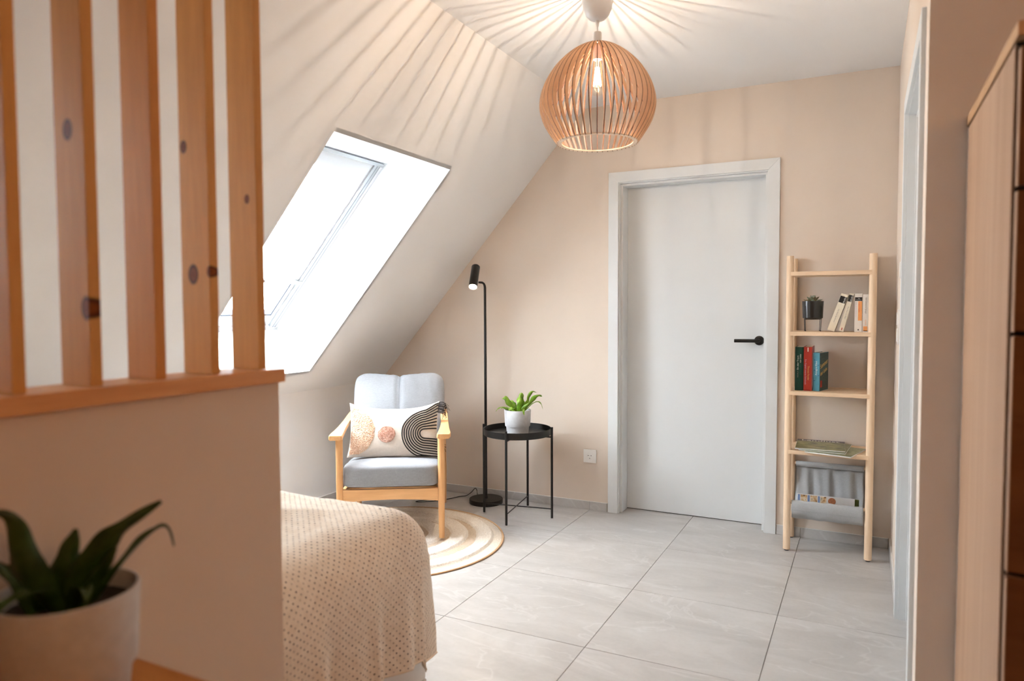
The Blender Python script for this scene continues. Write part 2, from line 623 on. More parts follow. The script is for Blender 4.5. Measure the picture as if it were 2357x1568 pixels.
def roof_window(idx, y0, y1, blind, cloth=None):
    w = thing('window_%d' % idx, None, None)
    w['kind'] = 'structure'
    NI = 0.355
    s_top, s_bot = 0.862, 2.100
    r = MB()
    th = 0.02
    # lining: four reveal boards
    def board(a, b_, c, d, off):
        off = Vector(off)
        vs = [a, b_, c, d]
        r.add([Vector(p) for p in vs] + [Vector(p) + off for p in vs],
              [(0, 1, 2, 3), (7, 6, 5, 4), (0, 4, 5, 1), (1, 5, 6, 2), (2, 6, 7, 3), (3, 7, 4, 0)])
    board(SP(y0, S0), SP(y1, S0), SP(y1, s_top, NI), SP(y0, s_top, NI), -SD * th)
    board(SP(y0, S1), SP(y1, S1), SP(y1, s_bot, NI), SP(y0, s_bot, NI), SD * th)
    for yy, oy in ((y0, -th), (y1, th)):
        board(SP(yy, S0), SP(yy, S1), SP(yy, s_bot, NI), SP(yy, s_top, NI), (0, oy, 0))
    r.build('window_lining', M_reveal, w)
    # outer frame
    def ring(ya, yb, sa, sb, ww, n0, n1, name, mat, par):
        q = MB()
        for (a, b_, c, d) in ((ya, yb, sa, sa + ww), (ya, yb, sb - ww, sb), (ya, ya + ww, sa, sb), (yb - ww, yb, sa, sb)):
            vs = [SP(a, c, n0), SP(b_, c, n0), SP(b_, d, n0), SP(a, d, n0), SP(a, c, n1), SP(b_, c, n1), SP(b_, d, n1), SP(a, d, n1)]
            q.add(vs, [(0, 3, 2, 1), (4, 5, 6, 7), (0, 1, 5, 4), (1, 2, 6, 5), (2, 3, 7, 6), (3, 0, 4, 7)])
        return q.build(name, mat, par)
    ring(y0 - 0.02, y1 + 0.02, s_top - 0.02, s_bot + 0.02, 0.045, NI + 0.001, NI + 0.09, 'window_frame', M_reveal, w)
    sash = ring(y0 + 0.027, y1 - 0.027, s_top + 0.027, s_bot - 0.027, 0.082, NI + 0.012, NI + 0.07, 'sash', M_reveal, w)
    # gasket line on the glazing edge
    ring(y0 + 0.106, y1 - 0.106, s_top + 0.106, s_bot - 0.106, 0.009, NI + 0.009, NI + 0.05, 'gasket', M_gasket, sash)
    g = MB().add([SP(y0 + 0.09, s_top + 0.09, NI + 0.042), SP(y1 - 0.09, s_top + 0.09, NI + 0.042), SP(y1 - 0.09, s_bot - 0.09, NI + 0.042), SP(y0 + 0.09, s_bot - 0.09, NI + 0.042)], [(0, 1, 2, 3)])
    g.build('pane', M_glass, sash)
    # roller blind with side channels
    bl = MB()
    sb = blind
    n0 = NI + 0.006
    for ya, yb in ((y0 + 0.024, y0 + 0.072), (y1 - 0.072, y1 - 0.024)):
        vs = [SP(ya, s_top + 0.012, n0 - 0.008), SP(yb, s_top + 0.012, n0 - 0.008), SP(yb, s_bot - 0.02, n0 - 0.008), SP(ya, s_bot - 0.02, n0 - 0.008),
              SP(ya, s_top + 0.012, n0 + 0.008), SP(yb, s_top + 0.012, n0 + 0.008), SP(yb, s_bot - 0.02, n0 + 0.008), SP(ya, s_bot - 0.02, n0 + 0.008)]
        ch = MB().add(vs, [(0, 3, 2, 1), (4, 5, 6, 7), (0, 1, 5, 4), (1, 2, 6, 5), (2, 3, 7, 6), (3, 0, 4, 7)])
        co = ch.build('blind_channel', M_alu, w)
        ym = (ya + yb) / 2
        gq = MB()
        for (p, q_) in ((ym - 0.004, ym - 0.001), (yb - 0.006, yb - 0.004)):
            vs = [SP(p, s_top + 0.012, n0 - 0.0095), SP(q_, s_top + 0.012, n0 - 0.0095), SP(q_, s_bot - 0.02, n0 - 0.0095), SP(p, s_bot - 0.02, n0 - 0.0095)]
            gq.add(vs, [(0, 1, 2, 3)])
        gq.build('channel_groove', M_gasket, co)
    bo = MB().add([SP(y0 + 0.07, s_top + 0.02, n0), SP(y1 - 0.07, s_top + 0.02, n0), SP(y1 - 0.07, sb, n0), SP(y0 + 0.07, sb, n0)], [(0, 1, 2, 3)]).build('blind', cloth or M_blind, w)
    vs = [SP(y0 + 0.05, sb, n0 - 0.012), SP(y1 - 0.05, sb, n0 - 0.012), SP(y1 - 0.05, sb + 0.02, n0 - 0.012), SP(y0 + 0.05, sb + 0.02, n0 - 0.012),
          SP(y0 + 0.05, sb, n0 + 0.004), SP(y1 - 0.05, sb, n0 + 0.004), SP(y1 - 0.05, sb + 0.02, n0 + 0.004), SP(y0 + 0.05, sb + 0.02, n0 + 0.004)]
    MB().add(vs, [(0, 3, 2, 1), (4, 5, 6, 7), (0, 1, 5, 4), (1, 2, 6, 5), (2, 3, 7, 6), (3, 0, 4, 7)]).build('blind_rail', M_alu, bo)
    vs = [SP(y0 + 0.02, s_top + 0.002, n0 - 0.02), SP(y1 - 0.02, s_top + 0.002, n0 - 0.02), SP(y1 - 0.02, s_top + 0.022, n0 - 0.02), SP(y0 + 0.02, s_top + 0.022, n0 - 0.02),
          SP(y0 + 0.02, s_top + 0.002, n0 + 0.01), SP(y1 - 0.02, s_top + 0.002, n0 + 0.01), SP(y1 - 0.02, s_top + 0.022, n0 + 0.01), SP(y0 + 0.02, s_top + 0.022, n0 + 0.01)]
    MB().add(vs, [(0, 3, 2, 1), (4, 5, 6, 7), (0, 1, 5, 4), (1, 2, 6, 5), (2, 3, 7, 6), (3, 0, 4, 7)]).build('blind_box', M_alu, bo)
    c = (SP(y0, s_top, NI + 0.11) + SP(y1, s_bot, NI + 0.11)) / 2
    portal('sky_portal', c, (0, 1, 0), (y1 - y0, s_bot - s_top), -NO)
    return w




def blind_cloth(name, hi, trans):
    mt = bpy.data.materials.new(name)
    mt.use_nodes = True
    nt_ = mt.node_tree
    nt_.nodes.clear()
    o_ = N(nt_, 'ShaderNodeOutputMaterial')
    d_ = N(nt_, 'ShaderNodeBsdfDiffuse')
    t_ = N(nt_, 'ShaderNodeBsdfTranslucent')
    n_ = N(nt_, 'ShaderNodeTexNoise', Scale=300.0)
    r_ = ramp(nt_, n_.outputs['Fac'], [(0.3, (hi * 0.95,) * 3), (0.7, (hi,) * 3)])
    L(nt_, r_, d_.inputs[0])
    L(nt_, r_, t_.inputs[0])
    m_ = N(nt_, 'ShaderNodeMixShader')
    m_.inputs[0].default_value = trans
    L(nt_, d_.outputs[0], m_.inputs[1])
    L(nt_, t_.outputs[0], m_.inputs[2])
    L(nt_, m_.outputs[0], o_.inputs[0])
    return mt


M_blind = blind_cloth('white_blind_cloth', 0.95, 0.6)
M_shade = blind_cloth('dimming_blind_cloth', 0.8, 0.2)
roof_window(1, H1[0], H1[1], 1.715)
roof_window(2, H2[0], H2[1], 2.075, M_shade)  # unseen skylight; its drawn blind is added to dim the daylight


# baseboards made of tile strips
def skirting(name, segs, horizontal, fixed, nrm):
    e = thing(name, None, None)
    e['kind'] = 'structure'
    for a, b_ in segs:
        q = MB()
        if horizontal:
            q.box(a + 0.001, b_ - 0.001, fixed - 0.009, fixed - 0.0005, 0.0005, 0.052)
        else:
            if nrm < 0:
                q.box(fixed - 0.009, fixed - 0.0005, a + 0.001, b_ - 0.001, 0.0005, 0.052)
            else:
                q.box(fixed + 0.0005, fixed + 0.009, a + 0.001, b_ - 0.001, 0.0005, 0.052)
        q.build('tile', M_tile, e, bevel=0.0008, seg=1)
        q = MB()
        if horizontal:
            q.box(a, b_, fixed - 0.0075, fixed - 0.0003, 0.052, 0.0535)
        elif nrm < 0:
            q.box(fixed - 0.0075, fixed - 0.0003, a, b_, 0.052, 0.0535)
        else:
            q.box(fixed + 0.0003, fixed + 0.0075, a, b_, 0.052, 0.0535)
        q.build('sealant_bead', M_plastic, e)
    return e


skirting('baseboard_back', [(-3.2, -2.845), (-2.845, -2.2416), (-2.2416, -1.638), (-1.638, -1.523), (-0.554, -0.4312), (-0.4312, -0.011)], True, 0.0, -1)
skirting('baseboard_right', [(-0.495, -0.0), (-0.86, -0.495), (YC, -1.865)], False, 0.0, -1)
skirting('baseboard_left', [(ys[k], min(ys[k + 1], -0.01)) for k in range(len(ys) - 1)], False, XK, 1)
skirting('baseboard_corridor', [(0.0, 0.08)], True, YC, -1)


# ------------------------------------------------------------------ doors
def architrave(parent, mk):
    """mk maps (a along wall, b out of wall, z) -> world; architrave as three mitred boards"""
    pass


def door(idx, a0, a1, mk, leafdepth, handle_side, hz=1.055):
    """a0,a1 outer architrave limits along the wall; mk(a, out, z)"""
    d = thing('door_%d' % idx, None, None)
    d['kind'] = 'structure'
    wdt, ht, th = 0.060, 2.045, 0.012
    i0, i1, hi = a0 + wdt, a1 - wdt, ht - wdt

    def prism(poly, o0, o1, name, mat, bev=0.0015, par=None):
        k = len(poly)
        V = [mk(a, o0, z) for a, z in poly] + [mk(a, o1, z) for a, z in poly]
        F = [tuple(range(k)), tuple(range(2 * k - 1, k - 1, -1))] + [(i, (i + 1) % k, (i + 1) % k + k, i + k) for i in range(k)]
        return MB().add(V, F).build(name, mat, par or d, bevel=bev, seg=2)
    prism([(a0, 0), (i0, 0), (i0, hi), (a0, ht)], -0.0005, th, 'architrave', M_door)
    prism([(a1, 0), (a1, ht), (i1, hi), (i1, 0)], -0.0005, th, 'architrave', M_door)
    prism([(a0 + 0.0002, ht), (i0 + 0.0002, hi), (i1 - 0.0002, hi), (a1 - 0.0002, ht)], -0.0005, th, 'architrave', M_door)
    # jamb with rebate
    jt = 0.012
    for (p, q_) in ((i0 - 0.012 + 0.005, i0 + 0.005), (i1 - 0.005, i1 + 0.007)):
        prism([(p, 0), (q_, 0), (q_, hi + 0.0), (p, hi + 0.0)], -0.20, -0.0008, 'jamb', M_door, 0.001)
    for (p, q_) in ((i0 + 0.005, i0 + 0.018), (i1 - 0.018, i1 - 0.005)):
        prism([(p, 0), (q_, 0), (q_, hi - 0.018), (p, hi - 0.018)], -leafdepth + 0.001, -0.028, 'door_stop', M_door, 0.002)
    prism([(i0 + 0.005, hi - 0.006), (i1 - 0.005, hi - 0.006), (i1 - 0.005, hi + 0.006), (i0 + 0.005, hi + 0.006)], -0.20, -0.0008, 'jamb_head', M_door, 0.001)
    prism([(i0 + 0.005, hi - 0.018), (i1 - 0.005, hi - 0.018), (i1 - 0.005, hi - 0.006), (i0 + 0.005, hi - 0.006)], -leafdepth + 0.001, -0.028, 'stop_head', M_door, 0.002)
    prism([(i0 + 0.006, 0.005), (i1 - 0.006, 0.005), (i1 - 0.006, hi - 0.007), (i0 + 0.006, hi - 0.007)], -leafdepth - 0.04, -leafdepth, 'door_leaf', M_door, 0.001)
    # handle
    if handle_side:
        hx = handle_side
        sgn = -1
        hmb = MB()
        n = 36
        for (o0, o1, r0, r1) in ((-leafdepth, -leafdepth + 0.008, 0.0265, 0.0265), (-leafdepth + 0.008, -leafdepth + 0.0095, 0.0265, 0.024)):
            V = [mk(hx + r0 * cos(2 * pi * k / n), o0, hz + r0 * sin(2 * pi * k / n)) for k in range(n)] + [mk(hx + r1 * cos(2 * pi * k / n), o1, hz + r1 * sin(2 * pi * k / n)) for k in range(n)]
            F = [tuple(range(n)), tuple(range(2 * n - 1, n - 1, -1))] + [(k, (k + 1) % n, (k + 1) % n + n, k + n) for k in range(n)]
            hmb.add(V, F)
        ho = hmb.build('door_handle', M_black, d, smooth=True)
        r = 0.0098
        path = [mk(hx, -leafdepth + 0.006, hz), mk(hx, -leafdepth + 0.040, hz), mk(hx + sgn * 0.002, -leafdepth + 0.047, hz), mk(hx + sgn * 0.008, -leafdepth + 0.053, hz), mk(hx + sgn * 0.016, -leafdepth + 0.055, hz), mk(hx + sgn * 0.128, -leafdepth + 0.055, hz - 0.001)]
        MB().tube(path, r, 18).build('lever', M_black, ho, smooth=True)
    return d


door(1, -1.519, -0.557, lambda a, o, z: Vector((a, -o, z)), 0.128, -0.671)
door(2, -1.858, -0.862, lambda a, o, z: Vector((-o, a, z)), 0.128, None)

# ------------------------------------------------------------------ low partition with slatted screen
XP = -1.16
YP = -3.05
struct(MB().box(XP - 0.08, XP, YR, YP, 0, 1.100).build('wall_partition', M_wall, bevel=0.001))
sc = thing('slatted_wood_screen', 'row of upright knotty pine slats standing on a wooden ledge over the low wall', 'screen', (XP, YP, 1.1003))
M_pine = wood('knotty_pine_ledge', (230, 176, 124), (210, 150, 98), axis=1, freq=14, stretch=0.12, rough=0.42)
MB().box(-0.094, 0.012, YR - YP + 0.001, 0.006, 0.0, 0.027).build('ledge', M_pine, sc, bevel=0.002)
pitch = 0.1095
# (u,v) knot positions in the photograph turned into local coordinates on each slat
kn = {1: [(-0.045, 0.385, 0.0125), (-0.012, 0.118, 0.014)], 3: [(-0.066, 0.405, 0.009), (-0.048, 0.178, 0.014), (-0.006, 0.182, 0.008)], 4: [(-0.030, 0.325, 0.007)]}
tops = HC - 1.1003 - 0.027
for i in range(26):
    # slat 4 is the last one before the wall end; counting back towards the camera
    ye = -0.034 - (4 - i if i < 5 else 4 - (4 - i) * 0) * pitch if i < 5 else -0.034 - (i) * pitch
    kk = [(kx, 0.0, kz, kr) for kx, kz, kr in kn.get(i, [])]
    cvar = [(228, 170, 100), (226, 168, 98), (224, 158, 92), (230, 172, 102), (226, 168, 100)][i % 5]
    if i < 5:
        mt = wood('pine_slat_%d' % i, cvar, tuple(int(c * 0.88) for c in cvar), axis=2, freq=24, stretch=0.07, contrast=0.8, knots=[(kx, -0.009, kz, kr) for kx, _, kz, kr in kk], rough=0.5)
        MS = mt
    o = MB().box(-0.078, -0.006, -0.009, 0.009, 0.0005, tops - 0.0005).build('slat', mt if i < 5 else MS, sc, bevel=0.0015)
    o.location = (0, ye, 0.027)
    if ye + YP < YR + 0.03:
        break

# ------------------------------------------------------------------ pendant lamp
PL = Vector((-1.053, -1.512, HC))
pen = thing('pendant_lamp', 'round open pendant lamp of curved plywood ribs hanging from the ceiling, lit', 'lamp', PL)
rose = [(0.001, -0.1275), (0.012, -0.1265), (0.030, -0.1195), (0.044, -0.105), (0.0535, -0.083), (0.0585, -0.055), (0.060, -0.03), (0.060, -0.001)]
MB().lathe(rose, 48).build('ceiling_rose', M_plastic, pen, smooth=True)
MB().lathe([(0.003, -0.149), (0.0045, -0.147), (0.0075, -0.128), (0.0085, -0.124)], 24).build('strain_relief', M_plastic, pen, smooth=True)
MB().tube([(0, 0, -0.172), (0, 0, -0.14)], 0.0026, 10).build('cable', M_plastic, pen, smooth=True)
MB().lathe([(0.0155, -0.262), (0.0163, -0.208), (0.0163, -0.171), (0.0145, -0.169), (0.002, -0.169)], 32).build('socket', M_plastic, pen, smooth=True)
MB().lathe([(0.002, -0.270), (0.0145, -0.270), (0.0145, -0.262), (0.013, -0.2625)], 32).build('socket_collar', M_plastic, pen, smooth=True)
M_ply = wood('warm_plywood', (238, 208, 178), (226, 192, 158), axis=2, freq=22, stretch=0.2, rough=0.6)
M_burnt = plain('laser_burnt_edge', (84, 48, 30), 0.8, nz=0.1, nscale=60)
prof = [(0.0185, -0.206), (0.040, -0.2125), (0.0650, -0.222), (0.094, -0.2385), (0.120, -0.258), (0.145, -0.281), (0.167, -0.306), (0.187, -0.336), (0.203, -0.368), (0.214, -0.400),
        (0.2185, -0.428), (0.2175, -0.456), (0.211, -0.483), (0.199, -0.511), (0.183, -0.538), (0.166, -0.563), (0.152, -0.582)]
outer = bez([(r, 0, z) for r, z in prof], 3)
K = len(outer)
inner = []
for i, p in enumerate(outer):
    t = (outer[min(i + 1, K - 1)] - outer[max(i - 1, 0)]).normalized()
    nrm = Vector((t.z, 0, -t.x))
    if nrm.x > 0:
        nrm = -nrm
    s = i / (K - 1)
    wv = 0.009 + 0.010 * sin(pi * min(1, s * 1.02)) ** 0.8
    if s < 0.08:
        nrm = Vector((-0.2, 0, -1)).normalized()
    inner.append(p + nrm * wv)
hw = 0.0016
V = []
F = []
FM = []
for (yy) in (-hw, hw):
    for p in outer:
        V.append((p.x, yy, p.z))
    for p in inner:
        V.append((max(p.x, 0.004), yy, p.z))
for i in range(K - 1):
    F.append((i, i + 1, K + i + 1, K + i)); FM.append(0)
    F.append((2 * K + i, 3 * K + i, 3 * K + i + 1, 2 * K + i + 1)); FM.append(0)
    F.append((i, 2 * K + i, 2 * K + i + 1, i + 1)); FM.append(1)
    F.append((K + i, K + i + 1, 3 * K + i + 1, 3 * K + i)); FM.append(1)
F.append((0, K, 3 * K, 2 * K)); FM.append(1)
F.append((K - 1, 3 * K - 1, 4 * K - 1, 2 * K - 1)) if False else F.append((K - 1, 2 * K - 1, 4 * K - 1, 3 * K - 1)); FM.append(1)
rib0 = mesh_obj('rib', V, F, None, pen, False, mats=[M_ply, M_burnt], fm=FM)
NR = 46
for k in range(1, NR):
    o = rib0.copy()
    COL.objects.link(o)
    o.parent = pen
    o.rotation_euler = (0, 0, 2 * pi * k / NR)
M_ringwood = plain('pale_birch_ring', (232, 205, 176), 0.6, nz=0.04)


def annulus(r0, r1, z0, z1, n=64):
    V, F = [], []
    for k in range(n):
        a = 2 * pi * k / n
        for r, z in ((r0, z0), (r1, z0), (r1, z1), (r0, z1)):
            V.append((r * cos(a), r * sin(a), z))
    for k in range(n):
        q = (k + 1) % n
        for j in range(4):
            F.append((k * 4 + j, q * 4 + j, q * 4 + (j + 1) % 4, k * 4 + (j + 1) % 4))
    return V, F


v, f = annulus(0.134, 0.1525, -0.5795, -0.5765)
clean(mesh_obj('lower_ring', v, f, M_ringwood, pen), False)
v, f = annulus(0.017, 0.038, -0.2165, -0.2135)
clean(mesh_obj('upper_ring', v, f, M_ringwood, pen), False)
# bulb
bprof = [(0.0005, -0.402), (0.014, -0.4005), (0.027, -0.394), (0.0365, -0.383), (0.0415, -0.368), (0.0425, -0.354), (0.040, -0.337), (0.033, -0.316), (0.024, -0.296), (0.0165, -0.281), (0.0135, -0.270)]
bulb = MB().lathe(bprof, 40, cap0=False, cap1=False).build('bulb', M_bulb, pen, smooth=True)
fil = MB()
for k in range(6):
    a = 2 * pi * k / 6
    fil.tube([(0.006 * cos(a), 0.006 * sin(a), -0.300), (0.0145 * cos(a), 0.0145 * sin(a), -0.366)], 0.0011, 6)
fil.build('filament', M_filament, bulb)
MB().lathe([(0.004, -0.298), (0.005, -0.272)], 16).build('bulb_stem', M_plastic, bulb, smooth=True)
pl = bpy.data.lights.new('pendant_glow', 'POINT')
pl.energy = 6.5
pl.color = (1.0, 0.84, 0.70)
pl.shadow_soft_size = 0.003
plo = bpy.data.objects.new('pendant_glow', pl)
COL.objects.link(plo)
plo.location = PL + Vector((0, 0, -0.335))

# ------------------------------------------------------------------ ladder shelf
M_birch = wood('pale_beech', (240, 216, 188), (228, 198, 164), axis=2, freq=26, stretch=0.05, rough=0.45)
M_birchx = wood('pale_beech_boards', (240, 214, 184), (226, 194, 158), axis=0, freq=26, stretch=0.05, rough=0.45)
LX, RX, FY, BY = -0.478, -0.105, -0.252, -0.024
sh = thing('ladder_shelf', 'narrow pale beech ladder shelf with round posts beside the grey door', 'shelf', (0, 0, 0))
for (x, y) in ((LX, FY), (RX, FY), (LX, BY), (RX, BY)):
    lg = MB().lathe([(0.0155, 0.006), (0.0175, 0.008), (0.0175, 1.4985), (0.0165, 1.5)], 28, c=(x, y, 0)).build('post', M_birch, sh, smooth=True)
    MB().lathe([(0.011, 0.0003), (0.011, 0.0065)], 20, c=(x, y, 0)).build('rubber_foot', M_black, lg, smooth=True)
    MB().lathe([(0.004, 1.4995), (0.004, 1.5008)], 12, c=(x - 0.003, y + 0.004, 0)).build('dowel_plug', M_burnt, lg)
for z in (1.40, 1.10, 0.80, 0.50):
    MB().box(LX + 0.004, RX - 0.006, FY - 0.018, FY + 0.208, z, z + 0.020).build('board', M_birchx, sh, bevel=0.002)
    if z < 0.9:
        MB().box(LX + 0.004, RX - 0.006, FY + 0.209, BY + 0.008, z + 0.004, z + 0.022).build('board_lip', M_birchx, sh, bevel=0.002)
MB().tube([(LX + 0.01, BY, 0.407), (RX - 0.01, BY, 0.407)], 0.009, 16).build('rail', M_birchx, sh, smooth=True)
MB().tube([(LX + 0.01, FY + 0.004, 0.250), (RX - 0.01, FY + 0.004, 0.250)], 0.009, 16).build('rail', M_birchx, sh, smooth=True)
M_sling = fabric('grey_canvas', (176, 179, 181), 0.06, 700, 0.3)
pathp = [(BY - 0.004, 0.392), (BY - 0.0105, 0.405), (BY - 0.007, 0.4165), (BY + 0.002, 0.4185), (BY + 0.0108, 0.409), (BY + 0.010, 0.39), (BY + 0.006, 0.33), (BY - 0.012, 0.25), (BY - 0.05, 0.185), (BY - 0.11, 0.158), (BY - 0.17, 0.156), (FY + 0.005, 0.180), (FY - 0.012, 0.215), (FY - 0.0085, 0.252), (FY + 0.003, 0.2615), (FY + 0.0145, 0.252), (FY + 0.013, 0.236)]
pp = bez([(0, y, z) for y, z in pathp], 5)
NX = 48
V, F = [], []
for j, p in enumerate(pp):
    for i in range(NX + 1):
        x = LX + 0.022 + (RX - LX - 0.046) * i / NX
        s = j / (len(pp) - 1)
        amp = 0.005 * max(0, sin(pi * min(1, max(0, (s - 0.28) / 0.45)))) + 0.0012
        o_ = amp * (sin(i * 0.42 + s * 5) + 0.6 * sin(i * 0.83 - s * 9 + 1))
        if s > 0.72:
            o_ = 0.0016 * sin(i * 0.6 + s * 20)
        y_, z_ = p.y, p.z
        if s < 0.7:
            y_ += o_
        else:
            z_ += o_
        V.append((x + 0.001 * sin(j * 0.8), y_, z_))
for j in range(len(pp) - 1):
    for i in range(NX):
        a = j * (NX + 1) + i
        F.append((a, a + 1, a + NX + 2, a + NX + 1))
so = mesh_obj('magazine_sling', V, F, M_sling, sh, True)
md = so.modifiers.new('thick', 'SOLIDIFY')
md.thickness = 0.0018
md.offset = 0
for z, y in ((0.384, BY + 0.0065), (0.214, FY - 0.0139)):
    MB().tube([(LX + 0.024, y, z), (RX - 0.026, y, z)], 0.0008, 6).build('hem_seam', M_sling, so)

# ------------------------------------------------------------------ books
M_paper = plain('book_pages', (232, 224, 208), 0.9, nz=0.06, nscale=200)
M_ink_w = plain('white_ink', (240, 238, 232), 0.7, nz=0.01)
M_ink_k = plain('black_ink', (22, 20, 20), 0.6, nz=0.01)
M_ink_g = plain('grey_ink', (150, 140, 130), 0.7, nz=0.01)
M_ink_red = plain('red_ink', (190, 70, 55), 0.7, nz=0.01)
M_ink_or = plain('orange_ink', (232, 160, 95), 0.7, nz=0.02)
M_ink_gold = plain('gold_ink', (230, 190, 110), 0.6, nz=0.02)
M_ink_teal = plain('teal_ink', (40, 110, 90), 0.6, nz=0.02)
M_ink_blue = plain('dark_blue_ink', (52, 98, 140), 0.6, nz=0.02)
M_ink_lil = plain('lilac_ink', (205, 180, 205), 0.6, nz=0.02)


def book(label, group, x, z, w, h, dep, cover, y=-0.222, tilt=0.0, yaw=0.0, hard=False):
    """origin at the lower right spine corner (pivot when tilted)"""
    t = thing('book', label, 'book', (x, y, z), 0, group)
    t.rotation_euler = (0, tilt, yaw)
    ct = 0.0022 if hard else 0.0006
    ov = 0.003 if hard else 0.0
    mb = MB()
    mb.box(-w, -w + ct, 0, dep, 0, h)
    mb.box(-ct, 0, 0, dep, 0, h)
    mb.box(-w + ct, -ct, 0, ct, 0, h)
    mb.build('cover', cover, t, bevel=0.0004, seg=1)
    MB().box(-w + ct, -ct, ct, dep - ov, ov, h - ov).build('pages', M_paper, t)
    return t


ROT_DN = (pi / 2, pi / 2, 0)      # text running down the spine
ROT_UP = (pi / 2, -pi / 2, 0)     # text running up the spine
SY = -0.0009


def patch(t, name, x0, x1, z0, z1, mat, y=-0.0004):
    return MB().box(x0, x1, y - 0.0002, 0.0, z0, z1).build(name, mat, t)


Z2, Z3, Z4 = 1.1203, 0.8203, 0.5203
cream = plain('cream_book_cover', (232, 222, 200), 0.5, nz=0.02)
creamw = plain('white_book_cover', (236, 230, 222), 0.5, nz=0.02)
gs = 'paperbacks on the second shelf from the top'
t1 = radians(19.0)
b1 = book('thick cream paperback with black logo block, leftmost and leaning furthest over', gs, -0.273, Z2 + 0.0004, 0.034, 0.190, 0.120, cream, tilt=t1)
patch(b1, 'logo_block', -0.0325, -0.0015, 0.145, 0.178, M_ink_k)
text_part('lettering', 'rororo', 0.0155, M_ink_w, b1, (-0.0125, SY, 0.1795), ROT_DN)
text_part('lettering', 'Der Fluch der Krone', 0.008, M_ink_g, b1, (-0.020, SY, 0.112), ROT_DN)
t2 = radians(14.0)
b2 = book('thinner cream paperback with black logo block, leaning second from left', gs, -0.232, Z2 + 0.0004, 0.0215, 0.192, 0.120, cream, tilt=t2)
patch(b2, 'logo_block', -0.0205, -0.001, 0.150, 0.183, M_ink_k)
text_part('lettering', 'rororo', 0.0155, M_ink_w, b2, (-0.009, SY, 0.1845), ROT_DN)
text_part('lettering', 'Das Haus am Meer', 0.008, M_ink_g, b2, (-0.012, SY, 0.125), ROT_DN)
patch(b2, 'red_mark', -0.012, -0.008, 0.006, 0.018, M_ink_red)
b3 = book('upright paperback with black band and orange panel on its spine', gs, -0.1495, Z2, 0.034, 0.188, 0.118, creamw)
patch(b3, 'black_band', -0.0325, -0.001, 0.152, 0.170, M_ink_k)
patch(b3, 'orange_panel', -0.0185, -0.001, 0.056, 0.1505, M_ink_or)
text_part('lettering', 'TB', 0.0065, M_ink_w, b3, (-0.0195, SY, 0.161), (pi / 2, 0, 0))
text_part('lettering', 'TASCHENBUCH', 0.0035, M_ink_w, b3, (-0.029, SY, 0.156), (pi / 2, 0, 0))
text_part('lettering', 'Irmgard Wüpper', 0.0075, M_ink_red, b3, (-0.0155, SY, 0.148), ROT_DN)
text_part('lettering', 'Wenn der Sommer kommt', 0.0065, M_ink_lil, b3, (-0.029, SY, 0.146), ROT_DN)
patch(b3, 'publisher_mark', -0.019, -0.014, 0.008, 0.014, M_ink_k)
b4 = book('upright cream paperback with pale orange foot, rightmost beside the post', gs, -0.1225, Z2, 0.025, 0.184, 0.118, creamw)
patch(b4, 'orange_foot', -0.022, -0.004, 0.004, 0.028, M_ink_or)
patch(b4, 'red_foot', -0.021, -0.005, 0.004, 0.008, M_ink_red)
text_part('lettering', 'Der schwarze Spiegel', 0.009, M_ink_g, b4, (-0.014, SY, 0.168), ROT_DN)
text_part('lettering', 'ROMAN', 0.007, M_ink_or, b4, (-0.014, SY, 0.06), ROT_DN)

gl = 'hardbacks on the middle shelf'
bg_ = book('dark green hardback with white title down its spine, against the left post', gl, -0.4125, Z3, 0.039, 0.221, 0.150, plain('dark_green_cover', (22, 68, 58), 0.35, nz=0.05), hard=True)
text_part('lettering', 'Ein alter Traum', 0.0115, M_ink_w, bg_, (-0.0225, SY, 0.105), ROT_UP)
text_part('lettering', 'NUALA', 0.0105, M_ink_g, bg_, (-0.0225, SY, 0.066), ROT_UP)
text_part('lettering', 'von Liebe', 0.0115, M_ink_w, bg_, (-0.0105, SY, 0.140), ROT_UP)
text_part('lettering', "O'FAOLAIN", 0.0105, M_ink_teal, bg_, (-0.0105, SY, 0.080), ROT_UP)
br = book('red hardback with faded pink left edge, between the green and blue books', gl, -0.3725, Z3, 0.0385, 0.222, 0.178, plain('red_cover', (178, 58, 46), 0.35, nz=0.06), hard=True)
patch(br, 'publisher_label', -0.0215, -0.0165, 0.198, 0.219, M_ink_w)
text_part('lettering', 'Thomas Fender', 0.0115, M_ink_gold, br, (-0.0195, SY, 0.126), ROT_DN)
text_part('lettering', 'Das Kapital unseres Schicksals', 0.0105, M_ink_lil, br, (-0.0325, SY, 0.160), ROT_DN)
bb = book('blue hardback with dark patterned front cover, right of the red book', gl, -0.3365, Z3, 0.032, 0.193, 0.130, plain('blue_cover', (74, 140, 160), 0.4, nz=0.08), yaw=radians(-15), hard=True)
M_dkc = plain('dark_teal_print', (38, 72, 76), 0.4, nz=0.35, nscale=90)
MB().box(0.0, 0.0004, 0.003, 0.130, 0.002, 0.191).build('front_cover_print', M_dkc, bb)
MB().box(0.0003, 0.0008, 0.012, 0.036, 0.018, 0.052).build('red_label', M_ink_red, bb)
text_part('lettering', 'Sommer', 0.034, M_ink_gold, bb, (0.0006, 0.010, 0.110), (pi / 2, -0.25, pi / 2))
text_part('lettering', 'der Liebe', 0.028, M_ink_gold, bb, (0.0006, 0.012, 0.075), (pi / 2, -0.25, pi / 2))
text_part('lettering', 'Annegret Klaus', 0.0115, M_ink_w, bb, (-0.013, SY, 0.080), ROT_UP)
text_part('lettering', 'ROMAN', 0.006, M_ink_teal, bb, (-0.015, SY, 0.05), ROT_UP)
for k in range(5):
    patch(bb, 'blue_spot', -0.028 + 0.019 * (k % 2), -0.022 + 0.019 * (k % 2), 0.05 + k * 0.026, 0.055 + k * 0.026, M_ink_blue)


